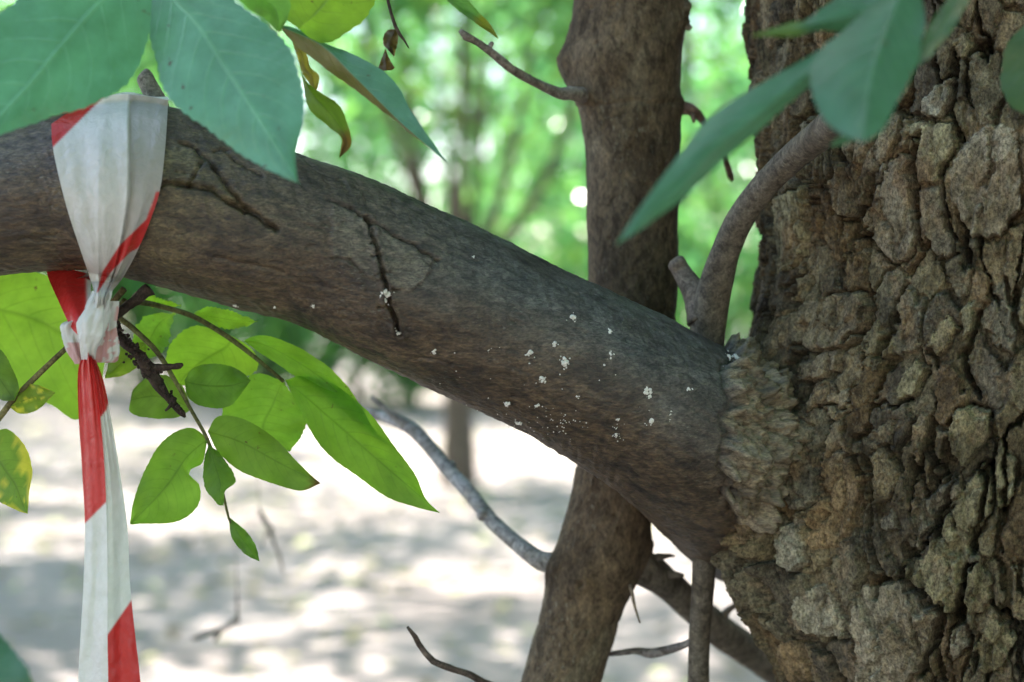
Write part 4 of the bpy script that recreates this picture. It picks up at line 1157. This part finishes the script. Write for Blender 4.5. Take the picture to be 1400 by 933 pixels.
leaf(r, [(312, 706), (317, 735), (334, 757), (355, 768)], [(312, 706), (335, 725), (349, 745), (355, 768)], (1.32, 1.315), fold=4, tint=(0.06, 0.12, 0.03), seed=37, teeth=0.5)
# low leaf at the corner
r = petiole(old, [(-330, 330, 1.32, 8), (-220, 620, 1.15, 6), (-120, 820, 1.02, 5), (-80, 850, 1.0, 4)])
leaf(r, [(-80, 850), (-30, 845), (0, 866), (24, 898), (45, 933), (56, 1005)], [(-80, 850), (-95, 950), (-20, 1010), (56, 1005)], (1.0, 0.96), fold=6, tint=(0.04, 0.12, 0.05), seed=38, mat=M_SHADE)
# decaying seed twig below the tape
tw = px_part('withered_twig', [(205, 395, 1.29, 9.4), (180, 415, 1.29, 6.5), (152, 436, 1.285, 6.5), (146, 446, 1.285, 5.8), (160, 458, 1.285, 6.5), (185, 482, 1.285, 7.9), (208, 512, 1.285, 8.6), (226, 540, 1.285, 6.5), (240, 556, 1.285, 4.3), (252, 568, 1.285, 3.2), (253, 571, 1.285, 1.4)], old, M_TWIG, (0.05, 0.036, 0.026), 12, 50, 0.5, 15, 160, extra=[[(205, 505, 1.285, 5.8), (228, 502, 1.28, 4.3), (246, 500, 1.28, 4.3), (250, 498, 1.28, 2.2)], [(238, 545, 1.285, 2.9), (232, 556, 1.28, 2.2), (226, 562, 1.28, 1.4)]])
it = []
for _ in range(240):
    t = gs.random()
    x, y = 150 + 100 * t, 440 + 125 * t
    w = 13 * math.sin(math.pi * min(1, t * 0.9 + 0.12))
    it.append((P(x + gs.normal() * w * 0.5, y + gs.normal() * w * 0.4, 1.285 + gs.normal() * 0.004), gs.uniform(0.0007, 0.0017), gs))
tag(crumbs('seed_crust', it, M_TWIG, tw, (0.045, 0.032, 0.024)), kind='stuff')

# leaves on the sapling, close to the lens
r = petiole(sap, [(1262, -260, 1.0, 8), (1256, -120, 0.99, 6), (1246, -40, 0.97, 5), (1236, 0, 0.96, 4)])
leaf(r, [(1238, -6), (1170, 38), (1112, 74), (1060, 104), (1000, 138), (962, 168), (930, 210), (892, 260), (862, 304), (841, 336)], [(1238, -6), (1180, 60), (1128, 100), (1080, 140), (1035, 182), (990, 218), (940, 266), (890, 304), (841, 336)], (0.97, 0.90),
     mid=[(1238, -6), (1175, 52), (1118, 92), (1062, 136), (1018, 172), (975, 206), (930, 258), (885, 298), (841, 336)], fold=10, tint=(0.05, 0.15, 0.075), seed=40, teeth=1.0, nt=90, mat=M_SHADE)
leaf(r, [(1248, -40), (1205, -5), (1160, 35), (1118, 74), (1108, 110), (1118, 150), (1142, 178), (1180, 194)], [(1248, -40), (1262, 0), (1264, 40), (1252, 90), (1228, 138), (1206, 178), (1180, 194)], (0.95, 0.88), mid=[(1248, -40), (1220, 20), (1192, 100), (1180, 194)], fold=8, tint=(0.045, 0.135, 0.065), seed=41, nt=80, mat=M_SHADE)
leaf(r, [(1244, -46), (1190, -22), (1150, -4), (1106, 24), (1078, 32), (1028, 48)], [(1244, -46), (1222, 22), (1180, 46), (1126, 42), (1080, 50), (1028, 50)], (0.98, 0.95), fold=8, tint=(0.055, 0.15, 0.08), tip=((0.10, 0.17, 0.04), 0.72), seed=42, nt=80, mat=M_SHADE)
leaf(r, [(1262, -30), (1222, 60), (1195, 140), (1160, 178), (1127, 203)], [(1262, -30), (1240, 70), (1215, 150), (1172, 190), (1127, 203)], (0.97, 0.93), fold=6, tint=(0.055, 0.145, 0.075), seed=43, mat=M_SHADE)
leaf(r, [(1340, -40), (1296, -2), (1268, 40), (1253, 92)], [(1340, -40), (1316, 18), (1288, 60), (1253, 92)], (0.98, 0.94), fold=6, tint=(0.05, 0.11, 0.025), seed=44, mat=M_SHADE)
r = petiole(sap, [(1262, -240, 1.0, 7), (1380, -180, 1.03, 5), (1440, -60, 1.06, 4), (1446, 10, 1.06, 3)])
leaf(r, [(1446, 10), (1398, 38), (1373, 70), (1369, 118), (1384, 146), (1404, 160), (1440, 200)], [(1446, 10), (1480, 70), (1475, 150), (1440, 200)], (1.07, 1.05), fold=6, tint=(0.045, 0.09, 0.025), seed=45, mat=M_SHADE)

# dry bits caught on hanging threads below the spray
for k, (rows, ex) in enumerate([
        ([(352, 640, 2.2, 0.5), (356, 700, 2.25, 2.5), (368, 720, 2.25, 5), (374, 740, 2.25, 3), (384, 765, 2.25, 2.5), (388, 785, 2.25, 1.5)], [[(368, 722, 2.25, 3), (362, 735, 2.25, 2), (358, 750, 2.25, 1)]]),
        ([(322, 820, 2.25, 0.5), (326, 836, 2.25, 3), (318, 850, 2.25, 5), (304, 860, 2.25, 4), (284, 866, 2.25, 4), (266, 872, 2.25, 5), (262, 874, 2.25, 2)], [[(300, 862, 2.25, 4), (296, 872, 2.25, 3), (292, 878, 2.25, 2)]])]):
    px_part('dry_twig', [(260 + 40 * k, -900, 2.4, 0.3), (330 - 10 * k, 100, 2.25, 0.2)] + rows, old, M_TWIG, (0.42, 0.37, 0.32), 6, 60, 0.3, 20 + k, 60, extra=ex)

# ------------------------------------------------------------------ barrier tape
WHITE, RED = np.array([0.74, 0.745, 0.69]), np.array([0.62, 0.035, 0.03])
tape = thing('barrier_tape', tuple(float(v) for v in limb_surface(np.array(limb_px(140, 380)[0]), np.array(-1.2))), 'red and white striped barrier tape knotted round the heavy limb', 'barrier tape')
def limb_front(px, py):
    s, ph = limb_px(px, py)
    return float(np.linalg.norm((limb_surface(np.array(s), np.array(ph)) - np.array([0, 0, CAM_H])) * np.array([0, 1, 0])))
def sheet(name, Lrows, Rrows, colfn, nu=40, nv=120, pleat=None):
    """strip between two edges; rows (px, py, depth)"""
    Lr, Rr = smooth_line(Lrows, nv), smooth_line(Rrows, nv)
    u = np.linspace(0, 1, nu)
    U, Vv_ = np.meshgrid(u, np.linspace(0, 1, nv))
    X = Lr[:, None] * (1 - U[..., None]) + Rr[:, None] * U[..., None]
    if pleat is not None:
        X[..., 2] += pleat(U, Vv_, X[..., 0], X[..., 1])
    w = P(X[..., 0], X[..., 1], X[..., 2])
    c = colfn(U, Vv_, X[..., 0], X[..., 1])
    return w, c, U.shape
def redmix(k):
    return WHITE + (RED - WHITE) * np.clip(k, 0, 1)[..., None]
def line_side(x, y, a, b):
    return ((b[0] - a[0]) * (y - a[1]) - (b[1] - a[1]) * (x - a[0])) / math.hypot(b[0] - a[0], b[1] - a[1])
def soft(v, w=1.2):
    return sstep(-w, w, v)
# front of the loop: rows follow the limb surface, then gather into the knot
vlist = [(70, 170, 230, 137), (72, 200, 226, 200), (80, 240, 219, 258), (93, 290, 206, 300), (110, 342, 187, 345), (122, 378, 168, 380), (129, 402, 150, 404), (127, 420, 147, 424)]
Lr = [(a, b, min(limb_front(a, b), 1.26) - 0.004) for a, b, c, d in vlist]
Rr = [(c, d, min(limb_front(c, d), 1.26) - 0.004) for a, b, c, d in vlist]
Lr[-1] = (127, 420, 1.232); Rr[-1] = (147, 424, 1.232); Lr[-2] = (129, 402, 1.226); Rr[-2] = (150, 404, 1.226)
nv, nu = 150, 60
Ls, Rs = smooth_line(Lr, nv), smooth_line(Rr, nv)
U, Vq = np.meshgrid(np.linspace(0, 1, nu), np.linspace(0, 1, nv))
X = Ls[:, None] * (1 - U[..., None]) + Rs[:, None] * U[..., None]
X[..., 1] -= 26 * np.sin(np.pi * U) * np.exp(-Vq * 9) * (1 - 0.25 * U)          # crest bows up over the limb
for i in range(nv):
    for j in range(nu):
        if Vq[i, j] < 0.86:
            X[i, j, 2] = min(limb_front(X[i, j, 0], X[i, j, 1]), 1.272) - 0.0045 - 0.010 * math.exp(-Vq[i, j] * 7)
gath = 0.15 + 0.85 * Vq ** 1.1
x0_, y0_ = X[..., 0].copy(), X[..., 1].copy()
X[..., 2] -= 0.0050 * gath * (0.9 - np.abs(np.sin(U * 6.2 + 1.1 * Vq + 0.5)) * 1.3 + 0.35 * np.sin(U * 21 - 3 * Vq)) + 0.0015 + 0.0012 * fbm(x0_ / 14, y0_ / 50, 8, 3)
X[..., 2] -= 0.004 * sstep(0.0, 0.02, 0.66 - U) * sstep(-0.10, 0.02, U - 0.60) * 0 + 0.0045 * (U < 0.67) - 0.006 * np.clip(U - 0.67, 0, 1)
Wt = P(X[..., 0], X[..., 1], X[..., 2])
x, y = X[..., 0], X[..., 1]
k = np.maximum(soft(-line_side(x, y, (70, 205), (152, 126)), 1.5) * (x < 175), 0)
k = np.where(x < 175, soft(line_side(x, y, (150, 124), (66, 208)), 1.5), 0)
band = soft(line_side(x, y, (230, 262), (136, 404)), 1.2) * soft(-line_side(x, y, (205, 322), (128, 402)), 1.2)
k = np.maximum(k, np.where(y > 240, soft(-line_side(x, y, (178, 330), (134, 372))) * 0, 0))
a1 = line_side(x, y, (222, 262), (134, 392))                     # red diagonal running to the knot
red2 = soft(x - np.interp(y, [255, 300, 335, 372, 400], [216, 200, 164, 140, 132])) * soft(np.interp(y, [255, 300, 340, 345, 372, 400], [232, 220, 188, 178, 152, 134]) - x) * soft(y - 262) * soft(400 - y)
k = np.maximum(k, red2)
ct = redmix(k)
ct = np.where((U > 0.67)[..., None] & (k < 0.5)[..., None], ct * np.array([0.66, 0.63, 0.62]), ct)  # right fold greyer: print showing through, plus shading put into the film colour
# over the top and down behind the limb (world space), continuing the same edge columns
back = []
for j in range(nu):
    s, _ph = limb_px(float(X[0, j, 0]), float(X[0, j, 1]) + 12)
    back.append(s)
back = np.array(back)
phis = np.linspace(R(70), R(262), 50)
SB, PB = np.meshgrid(back, phis)
shift = np.linspace(0, 1, 50)[:, None]
sm = back.mean()
SB = sm + (SB - sm) * (1 - 0.45 * shift) - 0.012 * shift
WB = limb_surface(SB, PB, 0.0045 + 0.001 * np.sin(SB * 300))
cb = redmix((np.sin(SB * 60 + PB * 1.5) > 0.2).astype(float))
def tape_part(name, grids):
    Vs, Fs, Cs, off = [], [], [], 0
    for w, c in grids:
        Vs.append(w.reshape(-1, 3)); Cs.append(c.reshape(-1, 3))
        Fs.append(grid_faces(*w.shape[:2]) + off)
        off += w.shape[0] * w.shape[1]
    return link(name, mesh_from(name, np.vstack(Vs), np.vstack(Fs), M_TAPE, np.vstack(Cs)), tape)
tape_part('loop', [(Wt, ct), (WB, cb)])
# strand that comes from behind, under the limb, to the knot (red)
w, c, _ = sheet('strand', [(62, 360, 1.30), (66, 380, 1.285), (80, 412, 1.26), (96, 446, 1.245), (108, 460, 1.238)], [(128, 376, 1.30), (124, 392, 1.28), (126, 410, 1.258), (128, 430, 1.242), (126, 452, 1.236)],
                lambda U, V, x, y: redmix(soft(np.interp(y, [380, 410, 440], [118, 119, 117]) - x, 3)), 24, 50, lambda U, V, x, y: 0.0018 * np.sin(U * 9 + V * 2))
tape_part('strand', [(w, c)])
# knot: gathered sleeve plus crumpled ends
def bunch(rows, n, amp, seed, colfn):
    a = smooth_line(rows, n)
    seg = 44
    ph = np.linspace(0, 2 * math.pi, seg)
    PHk, I = np.meshgrid(ph, np.arange(n))
    rk = a[:, 3][:, None] * (1 + amp * np.sin(PHk * 5 + seed + 0.08 * I) + 0.5 * amp * np.sin(PHk * 9 - 0.15 * I + seed) + amp * 0.8 * fbm(PHk * 0 + np.cos(PHk) * 2 + seed, I * 0.12 + np.sin(PHk) * 2, seed, 3))
    x = a[:, 0][:, None] + rk * np.cos(PHk)
    yv = a[:, 1][:, None] + 0 * PHk
    d = a[:, 2][:, None] - 0.8 * rk * a[:, 2][:, None] / FPX * np.sin(PHk)
    return P(x, yv, d), colfn(x, yv, PHk)
wh = lambda x, y, p: redmix(0 * x)
pk = lambda x, y, p: redmix(0.0 * x + 0.5 * (fbm(x / 9, y / 12, 6, 2) > 0.1))
k1_ = bunch([(139, 398, 1.232, 12), (132, 420, 1.23, 15), (127, 440, 1.23, 18), (125, 460, 1.23, 16), (122, 476, 1.232, 11), (121, 492, 1.235, 8)], 60, 0.16, 1, wh)
k2_ = bunch([(148, 412, 1.245, 14), (146, 440, 1.245, 12), (145, 470, 1.246, 13), (142, 490, 1.248, 17), (140, 496, 1.248, 14)], 44, 0.22, 5, pk)
k3_ = bunch([(112, 436, 1.252, 8), (100, 444, 1.25, 13), (100, 462, 1.25, 12), (106, 482, 1.25, 11), (114, 498, 1.25, 10)], 40, 0.30, 9, lambda x, y, p: redmix(0.45 * (y > 468) * (x > 92)))
tape_part('knot', [k1_, k2_, k3_])
# hanging tail: two panels along a lengthwise fold
left_e = [(117, 482, 1.236), (107, 505, 1.237), (107, 560, 1.238), (112, 640, 1.24), (116, 720, 1.24), (114, 800, 1.241), (110, 870, 1.242), (107, 933, 1.243), (104, 1040, 1.246), (100, 1180, 1.25)]
fold_e = [(122, 482, 1.230), (128, 505, 1.226), (136, 560, 1.226), (143, 640, 1.228), (146, 720, 1.229), (147, 800, 1.23), (147, 870, 1.23), (148, 933, 1.23), (150, 1040, 1.234), (150, 1180, 1.238)]
right_e = [(126, 482, 1.236), (136, 505, 1.238), (146, 540, 1.240), (163, 640, 1.242), (174, 720, 1.244), (178, 800, 1.245), (185, 870, 1.246), (192, 933, 1.246), (198, 1040, 1.248), (206, 1180, 1.25)]
def tailcolL(U, V, x, y):
    red = soft((716 - 1.0 * (x - 116)) - y, 2)
    return redmix(np.maximum(red, soft(y - (1010 - (x - 116)), 2)))
def tailcolR(U, V, x, y):
    edge = np.interp(y, [480, 535, 560, 580], [200, 152, 146, 130])
    red = np.maximum(soft(edge - x, 1.5) * (y < 585), soft(y - (868 - 1.45 * (x - 147)), 2))
    return redmix(np.where(y > 1080, 0, red))
wv = lambda U, V, x, y: 0.0016 * np.sin(U * 6 + V * 9) * np.sin(np.pi * U) + 0.0022 * np.exp(-V * 6) * np.sin(U * 16) + 0.0010 * fbm(x / 16, y / 40, 3, 3)
wl_, cl_, _ = sheet('tail', left_e, fold_e, tailcolL, 30, 330, wv)
wr_, cr_, _ = sheet('tail', fold_e, right_e, tailcolR, 30, 330, wv)
tape_part('tail', [(wl_, cl_), (wr_, cr_)])
